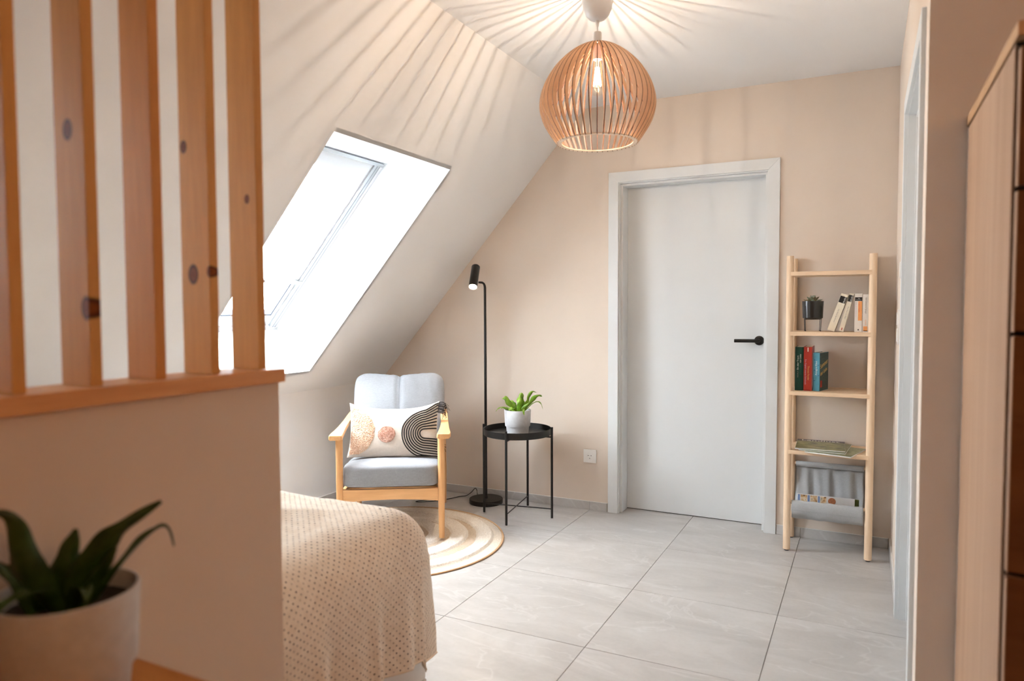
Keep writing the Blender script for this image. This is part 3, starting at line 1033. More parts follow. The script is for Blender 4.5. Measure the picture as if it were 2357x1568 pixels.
# ------------------------------------------------------------------ magazines
def photo_mat(name, cols, scale=18, seed=0.0):
    mt, nt, b = newmat(name)
    v = coords(nt, (1, 2.2, 1), 'Object')
    n = N(nt, 'ShaderNodeTexNoise', Scale=scale, Detail=5.0, Distortion=0.6)
    mp = N(nt, 'ShaderNodeMapping')
    mp.inputs['Location'].default_value = (seed, seed, seed)
    L(nt, v, mp.inputs['Vector'])
    L(nt, mp.outputs[0], n.inputs['Vector'])
    st = [(0.3 + 0.4 * i / (len(cols) - 1), srgb(c)) for i, c in enumerate(cols)]
    L(nt, ramp(nt, n.outputs['Fac'], st), b.inputs['Base Color'])
    b.inputs['Roughness'].default_value = 0.3
    return mt


M_magpage = plain('magazine_pages', (226, 228, 230), 0.6, nz=0.05, nscale=300)
M_garden = photo_mat('garden_photo_print', [(62, 60, 40), (104, 106, 58), (150, 148, 90), (176, 160, 130)], 20)
M_garden2 = photo_mat('leaf_photo_print', [(44, 54, 24), (92, 104, 40), (150, 150, 110), (120, 90, 80)], 26, 3.0)
M_purple = plain('purple_band_print', (96, 84, 96), 0.4, nz=0.1)
gm = 'magazines lying on the fourth shelf'


def magazine(label, loc, rz, w, h, t, mat, group=gm, title=None):
    o = thing('magazine', label, 'magazine', loc, rz, group)
    MB().box(0, w, 0, h, 0, t - 0.0006).build('pages', M_magpage, o, bevel=0.0008, seg=1)
    MB().box(0.0008, w - 0.0008, 0.0008, h - 0.0008, t - 0.0006, t).build('cover', mat, o)
    if title:
        MB().box(0.001, w - 0.001, h - 0.05, h - 0.001, t, t + 0.0002).build('title_band', M_purple, o)
        text_part('lettering', title, 0.055, M_ink_w, o, (0.02, h - 0.045, t + 0.0004), (0, 0, 0), thick=0.0001)
    return o


magazine('leafy green magazine, lowest of the pile, turned and sticking out to the right', (-0.395, -0.300, Z4), radians(-15), 0.215, 0.255, 0.006, M_garden2)
magazine('thin magazine in the middle of the pile, mostly hidden', (-0.425, -0.285, Z4 + 0.0063), radians(-5), 0.215, 0.27, 0.004, M_garden2)
magazine('magazine with a garden photo cover, topmost of the pile', (-0.442, -0.280, Z4 + 0.0106), radians(2), 0.230, 0.27, 0.005, M_garden, title='Landlust')
# magazines standing in the sling
gz = 'magazines standing in the fabric sling'
M_strip = plain('blue_column_print', (120, 142, 186), 0.4, nz=0.12, nscale=150)
M_food = photo_mat('food_photo_print', [(60, 42, 30), (190, 150, 100), (226, 208, 180), (70, 90, 60)], 40, 1.0)
M_tan = photo_mat('brown_round_photo', [(120, 70, 45), (180, 120, 85), (160, 90, 60)], 50, 2.0)


def standing(label, x0, x1, y, z1, mat, lean=0.12):
    o = thing('magazine', label, 'magazine', (x0, y, 0.176), 0, gz)
    o.rotation_euler = (-lean, 0, 0)
    h = z1 - 0.176
    MB().box(0, x1 - x0, 0, 0.004, 0, h).build('pages', M_magpage, o, bevel=0.0006, seg=1)
    if mat:
        MB().box(0.0005, x1 - x0 - 0.0005, -0.0005, 0.0, 0.0005, h - 0.0005).build('cover', mat, o)
    return o, h


o1, h1 = standing('green printed magazine, rearmost in the sling, showing at the right edge', -0.40, -0.148, -0.135, 0.268, M_garden2)
o2, h2 = standing('white magazine page with small food photos and blue columns, front of the sling', -0.440, -0.168, -0.150, 0.272, None)
x = 0.004
for wdt, mt in ((0.014, M_strip), (0.034, M_food), (0.013, M_strip), (0.036, M_food), (0.012, M_strip), (0.030, M_food)):
    MB().box(x, x + wdt - 0.003, -0.0006, 0.0, h2 - 0.045, h2 - 0.004).build('printed_picture', mt, o2)
    x += wdt
MB().add([(x + 0.024 + 0.018 * cos(2 * pi * k / 24), -0.0006, h2 - 0.024 + 0.018 * sin(2 * pi * k / 24)) for k in range(24)], [tuple(range(24))]).build('printed_picture', M_tan, o2)

# ------------------------------------------------------------------ succulent in stand
suc = thing('potted_succulent', 'small succulent in a black pot on thin black wire legs', 'plant', (-0.377, -0.145, Z2))
M_potblk = plain('satin_black_pot', (38, 37, 36), 0.28, nz=0.05)
MB().lathe([(0.030, 0.064), (0.044, 0.0645), (0.0485, 0.068), (0.0515, 0.150), (0.0515, 0.153), (0.0490, 0.153), (0.047, 0.140), (0.001, 0.138)], 44).build('pot', M_potblk, suc, smooth=True)
wr = MB()
for k in range(4):
    a = radians(-128 + 90 * k)
    ca, sa = cos(a), sin(a)
    wr.tube([(0.0500 * ca, 0.0500 * sa, 0.001), (0.0535 * ca, 0.0535 * sa, 0.060), (0.0535 * ca, 0.0535 * sa, 0.128)], 0.0015, 8)
    wr.lathe([(0.0028, 0.0003), (0.0028, 0.004)], 10, c=(0.050 * ca, 0.050 * sa, 0))
wr.tube([(0.0525 * cos(radians(-128)), 0.0525 * sin(radians(-128)), 0.060), (-0.0525 * cos(radians(-128)), -0.0525 * sin(radians(-128)), 0.060)], 0.0013, 8)
wr.tube([(0.0525 * cos(radians(-38)), 0.0525 * sin(radians(-38)), 0.0625), (-0.0525 * cos(radians(-38)), -0.0525 * sin(radians(-38)), 0.0625)], 0.0013, 8)
wr.build('wire_stand', M_black, suc, smooth=True)
M_succ = [plant_mat('grey_green_succulent', (120, 130, 100), (160, 166, 132), 0.1), plant_mat('reddish_succulent', (112, 92, 72), (140, 136, 96), 0.1), plant_mat('bluish_succulent', (140, 150, 140), (176, 182, 170), 0.1)]
suc_leaf = {}
for k in range(26):
    ring_ = 0 if k < 9 else (1 if k < 18 else 2)
    a = k * 2.4
    tl = [radians(18), radians(38), radians(66)][ring_]
    ln = [0.048, 0.040, 0.030][ring_]
    Vv, Ff = [], []
    ns, nc = 7, 8
    for i in range(ns + 1):
        s = i / ns
        wd = 0.0085 * sin(pi * min(1, 0.12 + s * 0.88)) ** 0.7 + 0.0003
        thk = 0.0035 * sin(pi * min(1, 0.15 + s * 0.85)) ** 0.6 + 0.0002
        d_ = s * ln
        zz = d_ * sin(tl) + 0.006 * s * s
        xx = d_ * cos(tl)
        for j in range(nc):
            an = 2 * pi * j / nc
            Vv.append((xx - thk * sin(an) * sin(tl), wd * cos(an), zz + thk * sin(an) * cos(tl)))
    for i in range(ns):
        for j in range(nc):
            j2 = (j + 1) % nc
            Ff.append((i * nc + j, i * nc + j2, (i + 1) * nc + j2, (i + 1) * nc + j))
    o = mesh_obj('leaf', Vv, Ff, M_succ[k % 3], suc, True, loc=(0, 0, 0.142 + 0.004 * ring_))
    o.rotation_euler = (0, 0, a)


# ------------------------------------------------------------------ bird's nest ferns
def leaf_mesh(name, pts, width, mat, parent, side, wavy=0.12, seed=0, fold=0.25, tipw=0.08, point=False):
    """ribbon leaf through pts, `side` = across direction"""
    P = bez(pts, 7)
    n = len(P)
    V, F = [], []
    side = Vector(side).normalized()
    nc = 4
    for i, p in enumerate(P):
        s = i / (n - 1)
        t = (P[min(i + 1, n - 1)] - P[max(i - 1, 0)]).normalized()
        sd = (side - t * side.dot(t)).normalized()
        nn = t.cross(sd)
        w = width * (max(0.0, sin(pi * min(1.0, 0.18 + 0.78 * s))) ** 0.75 * (1 - tipw) + tipw) * (1 if s < 0.97 else 0.4)
        if point:
            w = width * (0.10 + 0.90 * min(1, 0.55 + 1.6 * s) * max(0, 1 - s) ** (0.85 if width < 0.054 else 1.5))
        wl = w * (1 + wavy * sin(s * 15 + seed))
        wr_ = w * (1 + wavy * sin(s * 14 + seed * 2 + 2))
        for j in range(nc + 1):
            c = -1 + 2 * j / nc
            ww = wl if c < 0 else wr_
            off = abs(c) * w * fold + wavy * w * 1.1 * abs(c) * sin(s * 17 + seed + c * 1.7)
            V.append(p + sd * (c * ww * 0.5) + nn * off)
    for i in range(n - 1):
        for j in range(nc):
            a = i * (nc + 1) + j
            F.append((a, a + 1, a + nc + 2, a + nc + 1))
    o = mesh_obj(name, V, F, mat, parent, True)
    md_ = o.modifiers.new('thick', 'SOLIDIFY')
    md_.thickness = 0.0008
    return o


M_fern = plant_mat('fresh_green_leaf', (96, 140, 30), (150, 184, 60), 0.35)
M_ferndk = plant_mat('shaded_green_leaf', (30, 56, 16), (54, 82, 26), 0.15)  # darker copy of the leaf green, foreground shade put into the colour
M_pot = plain('pale_grey_cement_pot', (198, 199, 201), 0.7, nz=0.06, nscale=60, bmp=0.1, bscale=180)
M_soil = plain('dark_soil', (36, 27, 22), 1.0, nz=0.4, nscale=120, bmp=0.6, bscale=150)


def cement_pot(parent, R, Hh, mat=None):
    pr = [(R * 0.80, 0.0), (R * 0.815, 0.003), (R * 0.865, Hh * 0.30), (R * 0.868, Hh * 0.305), (R * 0.935, Hh * 0.312), (R * 0.945, Hh * 0.325), (R * 1.0, Hh * 0.985), (R * 0.99, Hh), (R * 0.95, Hh), (R * 0.94, Hh * 0.985), (R * 0.92, Hh * 0.80)]
    return MB().lathe(pr, 64, cap1=False).build('pot', mat or M_pot, parent, smooth=True)


def soil_disc(parent, R, z):
    V, F = [(0, 0, z + 0.004)], []
    n = 40
    for q in range(1, 6):
        for j in range(n):
            a = 2 * pi * j / n
            V.append((R * q / 5 * cos(a), R * q / 5 * sin(a), z + 0.004 * rnd.random()))
    for j in range(n):
        F.append((0, 1 + j, 1 + (j + 1) % n))
    for q in range(4):
        for j in range(n):
            a = 1 + q * n
            F.append((a + j, a + n + j, a + n + (j + 1) % n, a + (j + 1) % n))
    return tag(mesh_obj('soil', V, F, M_soil, parent, True), kind='stuff')


ft = thing('potted_fern', "bright green bird's nest fern in a pale grey pot on the black tray table", 'plant', (-1.978, -0.316, 0.5003), atan2(CAMP.y + 0.316, CAMP.x + 1.978) + pi / 2)
# local frame: x = image right, -y = towards the camera
cement_pot(ft, 0.0795, 0.1405)
soil_disc(ft, 0.0725, 0.118)
Zr = 0.1405
leaves = [
    ([(0.008, 0.0, Zr - 0.03), (0.014, -0.006, Zr + 0.030), (0.020, -0.002, Zr + 0.072), (0.024, 0.006, Zr + 0.100)], 0.042, (1, 0, 0)),
    ([(-0.004, 0.0, Zr - 0.03), (-0.028, -0.012, Zr + 0.018), (-0.055, -0.015, Zr + 0.050), (-0.076, -0.008, Zr + 0.074), (-0.092, 0.0, Zr + 0.066)], 0.032, (0.7, 0.3, 0.6)),
    ([(-0.01, 0.0, Zr - 0.03), (-0.045, -0.03, Zr + 0.004), (-0.085, -0.045, Zr + 0.022), (-0.112, -0.05, Zr + 0.018), (-0.130, -0.05, Zr - 0.004)], 0.015, (0.2, 1, 0.3)),
    ([(0.008, 0.01, Zr - 0.03), (0.035, 0.01, Zr + 0.014), (0.060, 0.012, Zr + 0.045), (0.067, 0.012, Zr + 0.075), (0.086, 0.012, Zr + 0.103), (0.110, 0.012, Zr + 0.100)], 0.020, (0.8, 0.2, -0.5)),
    ([(0.010, 0.0, Zr - 0.03), (0.040, -0.015, Zr + 0.008), (0.072, -0.02, Zr + 0.035), (0.096, -0.02, Zr + 0.067), (0.125, -0.015, Zr + 0.083), (0.145, -0.01, Zr + 0.078)], 0.026, (0.6, 0.4, -0.6)),
    ([(0.02, 0.01, Zr - 0.03), (0.060, 0.02, Zr + 0.002), (0.090, 0.022, Zr + 0.030), (0.118, 0.02, Zr + 0.042), (0.138, 0.02, Zr + 0.030), (0.150, 0.02, Zr + 0.0)], 0.013, (0.2, 1, 0.1)),
    ([(0.015, -0.02, Zr - 0.03), (0.028, -0.055, Zr + 0.004), (0.034, -0.082, Zr + 0.004), (0.038, -0.094, Zr - 0.020)], 0.016, (1, 0, 0.2)),
    ([(-0.006, 0.02, Zr - 0.03), (-0.02, 0.045, Zr + 0.02), (-0.035, 0.075, Zr + 0.045), (-0.04, 0.10, Zr + 0.04)], 0.028, (1, 0, 0)),
    ([(0.006, 0.02, Zr - 0.03), (0.015, 0.05, Zr + 0.02), (0.03, 0.085, Zr + 0.04), (0.035, 0.11, Zr + 0.025)], 0.026, (1, 0, 0)),
    ([(-0.01, 0.0, Zr - 0.03), (-0.04, 0.01, Zr + 0.005), (-0.075, 0.015, Zr + 0.012), (-0.10, 0.02, Zr + 0.006)], 0.018, (0.1, 1, 0.2)),
    ([(0.0, -0.01, Zr - 0.03), (-0.02, -0.035, Zr + 0.006), (-0.035, -0.055, Zr + 0.010), (-0.05, -0.07, Zr + 0.003)], 0.026, (1, -0.4, 0)),
]
for k, (p, w, s) in enumerate(leaves):
    leaf_mesh('leaf', p, w, M_fern, ft, s, seed=k * 1.3, wavy=0.16)

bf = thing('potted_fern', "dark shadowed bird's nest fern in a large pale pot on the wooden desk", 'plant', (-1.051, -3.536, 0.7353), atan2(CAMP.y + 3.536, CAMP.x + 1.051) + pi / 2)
cement_pot(bf, 0.0845, 0.1455)
soil_disc(bf, 0.0775, 0.120)
Zr = 0.1455
big = [
    ([(0.010, 0, Zr - 0.03), (0.022, 0, Zr + 0.016), (0.046, -0.004, Zr + 0.052), (0.070, -0.004, Zr + 0.074), (0.113, 0.0, Zr + 0.098)], 0.043, (0.7, 0.2, -0.5)),
    ([(0.03, 0.01, Zr - 0.03), (0.060, 0.01, Zr + 0.012), (0.085, 0.01, Zr + 0.040), (0.108, 0.01, Zr + 0.058), (0.120, 0.01, Zr + 0.056), (0.127, 0.01, Zr + 0.030)], 0.027, (0.4, 0.9, -0.2)),
    ([(-0.002, 0.01, Zr - 0.03), (-0.001, 0.01, Zr + 0.020), (0.005, 0.012, Zr + 0.050), (0.012, 0.014, Zr + 0.074)], 0.040, (1, 0, 0)),
    ([(-0.015, 0.0, Zr - 0.03), (-0.036, 0, Zr + 0.020), (-0.046, 0.0, Zr + 0.060), (-0.052, 0.0, Zr + 0.092), (-0.066, 0, Zr + 0.110), (-0.095, 0, Zr + 0.112)], 0.048, (1, 0, 0.2)),
    ([(-0.03, 0.0, Zr - 0.03), (-0.055, -0.01, Zr + 0.030), (-0.075, -0.015, Zr + 0.056), (-0.100, -0.02, Zr + 0.05)], 0.020, (0.3, 0.9, 0.4)),
    ([(-0.01, -0.02, Zr - 0.03), (-0.03, -0.05, Zr + 0.016), (-0.06, -0.075, Zr + 0.020), (-0.09, -0.09, Zr + 0.0)], 0.030, (1, -0.5, 0)),
    ([(0.01, -0.02, Zr - 0.03), (0.015, -0.035, Zr + 0.004), (0.02, -0.052, Zr + 0.012), (0.02, -0.068, Zr + 0.002)], 0.026, (1, 0, 0)),
    ([(0.0, 0.02, Zr - 0.03), (0.02, 0.05, Zr + 0.02), (0.035, 0.08, Zr + 0.030), (0.04, 0.10, Zr + 0.02)], 0.026, (1, 0, 0)),
    ([(0.015, 0.0, Zr - 0.03), (0.030, -0.01, Zr + 0.006), (0.044, -0.016, Zr + 0.028), (0.056, -0.02, Zr + 0.05)], 0.024, (0.8, 0, -0.5)),
    ([(-0.02, 0.02, Zr - 0.03), (-0.045, 0.04, Zr + 0.02), (-0.07, 0.06, Zr + 0.03)], 0.026, (0.5, 0.5, 0)),
]
for k, (p, w, s) in enumerate(big):
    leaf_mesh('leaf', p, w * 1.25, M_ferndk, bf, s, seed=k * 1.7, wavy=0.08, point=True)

# desk under the big fern
M_desk = wood('oiled_oak_desk', (200, 138, 78), (172, 110, 58), axis=0, freq=16, stretch=0.1)
dk = thing('wooden_desk', 'honey coloured wooden desk against the low wall, under the large fern', 'desk', (XP + 0.004, -3.424, 0))
MB().box(0.0, 0.62, -0.86, 0.0, 0.705, 0.735).build('desk_top', M_desk, dk, bevel=0.003)
MB().box(0.04, 0.58, -0.82, -0.04, 0.64, 0.7045).build('apron', M_desk, dk)
for x in (0.02, 0.56):
    for y in (-0.84, -0.06):
        MB().box(x, x + 0.04, y, y + 0.04, 0.0005, 0.7045).build('leg', M_desk, dk, bevel=0.002)

# ------------------------------------------------------------------ tall wooden cabinet at the right
M_side = wood('light_oak_side', (180, 148, 122), (160, 126, 100), axis=2, freq=9, stretch=0.05, contrast=0.9, rough=0.5)
M_topk = wood('light_oak_top', (196, 158, 120), (176, 136, 98), axis=1, freq=9, stretch=0.08)
M_front = wood('dark_rustic_oak', (120, 78, 46), (84, 50, 27), axis=0, freq=10, stretch=0.12, contrast=0.9, rough=0.5)
cab = thing('oak_cabinet', 'tall oak cabinet with pale side panel and darker plank fronts beside the corridor wall', 'cabinet', (0.087, YC - 0.003, 0))
CW, CD, CH = 1.35, 0.665, 1.715
MB().box(0.0, 0.022, -CD + 0.035, -0.012, 0.0005, CH - 0.0305).build('side_panel', M_side, cab, bevel=0.001)
MB().box(CW - 0.022, CW, -CD + 0.035, -0.012, 0.0005, CH - 0.0305).build('side_panel', M_side, cab, bevel=0.001)
MB().box(-0.0015, CW + 0.0015, -CD, 0.0, CH - 0.024, CH).build('top_panel', M_topk, cab, bevel=0.001)
MB().box(0.003, CW - 0.003, -CD + 0.037, 0.0, CH - 0.030, CH - 0.0242).build('shadow_gap', M_gapshade, cab)  # solid dark strip in place of the shade under the top
MB().box(0.0, CW, -0.0115, -0.003, 0.0005, CH - 0.0305).build('back_panel', M_plastic, cab)
MB().box(0.0222, CW - 0.0222, -CD + 0.037, -0.012, 0.06, CH - 0.0305).build('carcass', M_gapshade, cab)
MB().box(0.004, CW - 0.004, -CD + 0.029, -CD + 0.0345, 0.08, CH - 0.031).build('gap_shade_strip', M_gapshade, cab)  # added dark strip so the slits between fronts look shaded
fz = [(0.10, 0.778), (0.786, 1.192), (1.199, 1.438), (1.445, 1.676)]
for k, (a, b_) in enumerate(fz):
    q = MB()
    n = 14
    V = []
    for yy in (-CD + 0.006, -CD + 0.028):
        for i in range(n + 1):
            x = 0.006 + (CW - 0.012) * i / n
            V.append((x, yy, a + (0.003 * sin(i * 1.7 + k) if k else 0)))
        for i in range(n, -1, -1):
            x = 0.006 + (CW - 0.012) * i / n
            V.append((x, yy, b_ - 0.002 + (0.003 * sin(i * 1.7 + k + 1) if k < 3 else 0)))
    m2 = 2 * (n + 1)
    F = [tuple(range(m2)), tuple(range(2 * m2 - 1, m2 - 1, -1))] + [(i, (i + 1) % m2, (i + 1) % m2 + m2, i + m2) for i in range(m2)]
    q.add(V, F)
    fo = q.build('drawer_front' if k else 'door_front', M_front, cab)
    MB().box(0.0045, 0.0062, -CD + 0.006, -CD + 0.028, a, b_ - 0.002).build('edge_band', M_side, fo)

# ------------------------------------------------------------------ wall fittings
sk = thing('power_socket', 'white square power socket low on the beige wall, left of the door', 'socket', (-1.637, 0, 0.333))
fr = MB()
fr.box(-0.0405, 0.0405, -0.0085, -0.0003, -0.0405, 0.0405)
fr.build('cover_frame', M_plastic, sk, bevel=0.0018, seg=2)
v, f = annulus(0.0195, 0.0215, 0, 0.0008, 40)
ins = MB()
n = 40
V, F = [], []
# square insert with round well
sq = 0.0275
for k in range(n):
    a = 2 * pi * k / n
    c_, s_ = cos(a), sin(a)
    mlt = sq / max(abs(c_), abs(s_))
    for (r, y) in ((mlt, -0.0105), (0.0198, -0.0105), (0.0190, -0.0088)):
        V.append((r * c_, y, r * s_))
for k in range(n):
    q = (k + 1) % n
    for j in range(2):
        F.append((k * 3 + j, q * 3 + j, q * 3 + j + 1, k * 3 + j + 1))
F.append(tuple(k * 3 + 2 for k in range(n)))
F2 = [(k * 3, ((k + 1) % n) * 3, n * 3 + (k + 1) % n, n * 3 + k) for k in range(n)]
V += [(V[k * 3][0], -0.0085, V[k * 3][2]) for k in range(n)]
MB().add(V, F + F2).build('insert', M_plastic, sk)
for dx, dz, r in ((-0.0095, 0.004, 0.0026), (0.0095, 0.004, 0.0026), (0.0, -0.0125, 0.0024), (0.0, 0.003, 0.0013)):
    MB().add([(dx + r * cos(2 * pi * k / 16), -0.0092, dz + r * sin(2 * pi * k / 16)) for k in range(16)], [tuple(range(16))]).build('pin_hole', M_hole, sk)

sw = thing('light_switch', 'white double light switch on the side wall, past the ladder shelf', 'switch', (0, -0.56, 1.155))
MB().box(-0.0085, -0.0003, -0.0405, 0.0405, -0.076, 0.076).build('cover_frame', M_plastic, sw, bevel=0.0015)
for z in (-0.036, 0.036):
    MB().box(-0.0125, -0.0085, -0.0275, 0.0275, z - 0.0275, z + 0.0275).build('rocker', M_plastic, sw, bevel=0.001)
rs = thing('room_sensor', 'small round white fitting on the side wall above the light switch', 'sensor', (0, -0.62, 1.40))
MB().lathe([(0.036, 0.0003), (0.036, 0.004), (0.033, 0.007), (0.001, 0.008)], 36).xf(Matrix.Rotation(-pi / 2, 4, 'Y')).build('sensor_disc', M_plastic, rs, smooth=True)

# ------------------------------------------------------------------ tray table
TA = Vector((-1.980, -0.317, 0))
tt = thing('tray_table', 'small round black metal tray table beside the armchair', 'table', TA, radians(8.6))
RT = 0.2
tray = [(0.001, 0.492), (RT - 0.004, 0.492), (RT, 0.495), (RT + 0.002, 0.531), (RT, 0.5325), (RT - 0.0015, 0.531), (RT - 0.004, 0.5), (0.001, 0.4998)]
MB().lathe(tray, 72, cap0=False, cap1=False).build('tray', M_black, tt, smooth=True)
for k in range(4):
    a = k * pi / 2
    ca, sa = cos(a), sin(a)
    R_ = 0.2125
    lg = MB().tube([(R_ * ca, R_ * sa, 0.006), (R_ * ca, R_ * sa, 0.545)], 0.0072, 14).build('leg', M_black, tt, smooth=True)
    MB().tube([(R_ * ca, R_ * sa, 0.0004), (R_ * ca, R_ * sa, 0.0065)], 0.0074, 14).build('clear_foot', M_clear, lg, smooth=True)
MB().tube([(-0.212, 0, 0.060), (0.212, 0, 0.060)], 0.0034, 10).build('stretcher', M_black, tt, smooth=True)
MB().tube([(0, -0.212, 0.067), (0, 0.212, 0.067)], 0.0034, 10).build('stretcher', M_black, tt, smooth=True)
MB().tube([(-0.210, 0, 0.4865), (0.210, 0, 0.4865)], 0.0045, 10).build('tray_support', M_black, tt, smooth=True)
MB().tube([(0, -0.210, 0.4865), (0, 0.210, 0.4865)], 0.0045, 10).build('tray_support', M_black, tt, smooth=True)

# ------------------------------------------------------------------ floor lamp
FLP = Vector((-2.290, -0.142, 0))
lp = thing('floor_lamp', 'slim black reading floor lamp with a tilted cylinder spot, lit', 'lamp', FLP)
MB().lathe([(0.106, 0.0004), (0.1075, 0.002), (0.1075, 0.026), (0.105, 0.029), (0.001, 0.0295)], 72).build('base', M_black, lp, smooth=True)
MB().lathe([(0.0125, 0.0296), (0.0125, 0.042), (0.011, 0.046)], 20).build('pole_collar', M_black, lp, smooth=True)
imr = Vector((0.877, 0.48, 0))
armend = Vector((-0.036, -0.020, 1.407))
pth = [(0, 0, 0.03), (0, 0, 0.9), (0, 0, 1.372), (-0.0015, -0.001, 1.386), (-0.006, -0.0035, 1.398), (-0.014, -0.0075, 1.405), (-0.036, -0.020, 1.407)]
MB().tube(pth, [0.0085, 0.0085, 0.0080, 0.0075, 0.007, 0.0068, 0.0066], 16).build('pole', M_black, lp, smooth=True)
# head axis points down, towards the viewer and slightly left
hd = Vector((0.44, -0.50, -0.78)).normalized()
hd = (hd - imr * (hd.dot(imr) + 0.10)).normalized()
hc = armend + Vector((-0.0265, -0.0145, 0.0)) + (-hd) * 0.040
hd_bot = hc + hd * 0.080
hd_top = hc - hd * 0.095
HM = MB()
q = hd.to_track_quat('Z', 'Y').to_matrix().to_4x4()
q.translation = hd_top
HLn = (hd_bot - hd_top).length
HM.lathe([(0.001, 0.0), (0.0250, 0.0), (0.0272, 0.003), (0.0275, HLn), (0.0262, HLn), (0.0255, HLn - 0.02), (0.001, HLn - 0.021)], 40, cap0=False, cap1=False).xf(q)
hdo = HM.build('lamp_head', M_black, lp, smooth=True)
LMb = MB()
LMb.lathe([(0.0245, HLn - 0.014), (0.022, HLn - 0.002), (0.014, HLn + 0.006), (0.001, HLn + 0.009)], 28, cap1=False).xf(q)
LMb.build('bulb', M_lens, hdo, smooth=True)
sl = bpy.data.lights.new('reading_spot', 'SPOT')
sl.energy = 10
sl.color = (1.0, 0.78, 0.55)
sl.spot_size = radians(80)
sl.spot_blend = 0.8
sl.shadow_soft_size = 0.02
slo = bpy.data.objects.new('reading_spot', sl)
COL.objects.link(slo)
mm = hd.to_track_quat('-Z', 'Y').to_matrix().to_4x4()
mm.translation = FLP + hd_bot + hd * 0.012
slo.matrix_world = mm
cordp = [(-2.385, -0.085, 0.020), (-2.398, -0.070, 0.050), (-2.42, -0.055, 0.058), (-2.445, -0.06, 0.030), (-2.475, -0.075, 0.008), (-2.512, -0.10, 0.0035), (-2.55, -0.19, 0.0035), (-2.60, -0.26, 0.0035), (-2.66, -0.318, 0.0035), (-2.70, -0.332, 0.0035), (-2.69, -0.30, 0.0035), (-2.63, -0.262, 0.0075), (-2.58, -0.235, 0.0035), (-2.60, -0.15, 0.0035), (-2.72, -0.08, 0.0035), (-2.9, -0.05, 0.0035)]
MB().tube([p - FLP for p in bez(cordp, 6)], 0.0026, 8).build('power_cord', M_black, lp, smooth=True)

# ------------------------------------------------------------------ round rug
M_rug = bpy.data.materials.new('cream_and_sand_rug')
M_rug.use_nodes = True
nt = M_rug.node_tree
bs = nt.nodes['Principled BSDF']
at = N(nt, 'ShaderNodeAttribute', attribute_name='pile')
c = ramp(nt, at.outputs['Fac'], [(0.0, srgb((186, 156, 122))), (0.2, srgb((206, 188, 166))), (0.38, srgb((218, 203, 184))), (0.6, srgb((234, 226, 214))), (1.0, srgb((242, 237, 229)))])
nz = N(nt, 'ShaderNodeTexNoise', Scale=140.0, Detail=4.0)
L(nt, coords(nt), nz.inputs['Vector'])
g = ramp(nt, nz.outputs['Fac'], [(0.3, (0.8, 0.77, 0.73)), (0.6, (1, 1, 1))])
L(nt, mixc(nt, 0.7, c, g, 'MULTIPLY'), bs.inputs['Base Color'])
bs.inputs['Roughness'].default_value = 1.0
bs.inputs['Specular IOR Level'].default_value = 0.1
bump(nt, bs, nz.outputs['Fac'], 0.8, 0.004)
RUG = Vector((-2.400, -0.990, 0))
rg = thing('round_rug', 'round cream rug with raised shaggy rings and tan edge under the armchair', 'rug', RUG)
RR = 0.596
nr, na = 230, 520
V, F, pv = [], [], []
# nested circles, shifted towards the back left
FEET = [(-2.147 + 2.400, -0.899 + 0.990), (-2.147 - 0.856 * 0.535 + 2.400, -0.899 - 0.517 * 0.535 + 0.990)]
ringdef = [(0.538, 0.446, (-0.004, 0.018)), (0.412, 0.312, (-0.026, 0.034)), (0.286, 0.198, (-0.042, 0.048)), (0.172, 0.0, (-0.05, 0.058))]
for i in range(nr + 1):
    r = RR * i / nr
    for j in range(na):
        a = 2 * pi * j / na
        x, y = r * cos(a), r * sin(a)
        hgt, pil = 0.0045, 0.2
        for (ro, ri, (cx_, cy_)) in ringdef:
            d = sqrt((x - cx_) ** 2 + (y - cy_) ** 2)
            wob = 0.006 * noise.noise(Vector((x * 14, y * 14, 3)))
            if ri < d + wob < ro:
                e_ = min(ro - d - wob, d + wob - ri if ri > 0 else 1) / 0.012
                e_ = min(1.0, e_)
                k_ = 0.55 + 0.45 * noise.noise(Vector((x * 95, y * 95, 1.0))) + 0.35 * noise.noise(Vector((x * 220, y * 220, 7.0)))
                hgt = 0.0045 + 0.0135 * e_ * (0.62 + 0.5 * k_)
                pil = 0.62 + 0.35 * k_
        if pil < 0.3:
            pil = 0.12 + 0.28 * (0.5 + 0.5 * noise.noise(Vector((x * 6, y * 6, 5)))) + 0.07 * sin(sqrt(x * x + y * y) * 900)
        if r > 0.538 and pil < 0.45:
            pil = 0.5 + 0.08 * sin(x * 500) * sin(y * 500)
        if r > 0.588:
            hgt = 0.006
            pil = 0.05
        for fx, fy in FEET:
            if (x - fx) ** 2 + (y - fy) ** 2 < 0.021 ** 2:
                hgt = min(hgt, 0.0155)
        V.append((x, y, hgt))
        pv.append(max(0, min(1, pil)))
        if i == 0:
            break
off = 1
for j in range(na):
    F.append((0, off + j, off + (j + 1) % na))
for i in range(1, nr):
    for j in range(na):
        a = off + (i - 1) * na
        F.append((a + j, a + na + j, a + na + (j + 1) % na, a + (j + 1) % na))
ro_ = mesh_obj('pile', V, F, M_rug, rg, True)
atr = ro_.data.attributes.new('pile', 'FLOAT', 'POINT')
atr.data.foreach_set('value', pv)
tag(ro_, kind='stuff')
MB().tube([(RR * cos(2 * pi * k / 120), RR * sin(2 * pi * k / 120), 0.0045) for k in range(121)], 0.0042, 8, cap=False).build('bound_edge', plain('tan_binding', (196, 158, 118), 0.8, nz=0.08, nscale=200), rg, smooth=True)

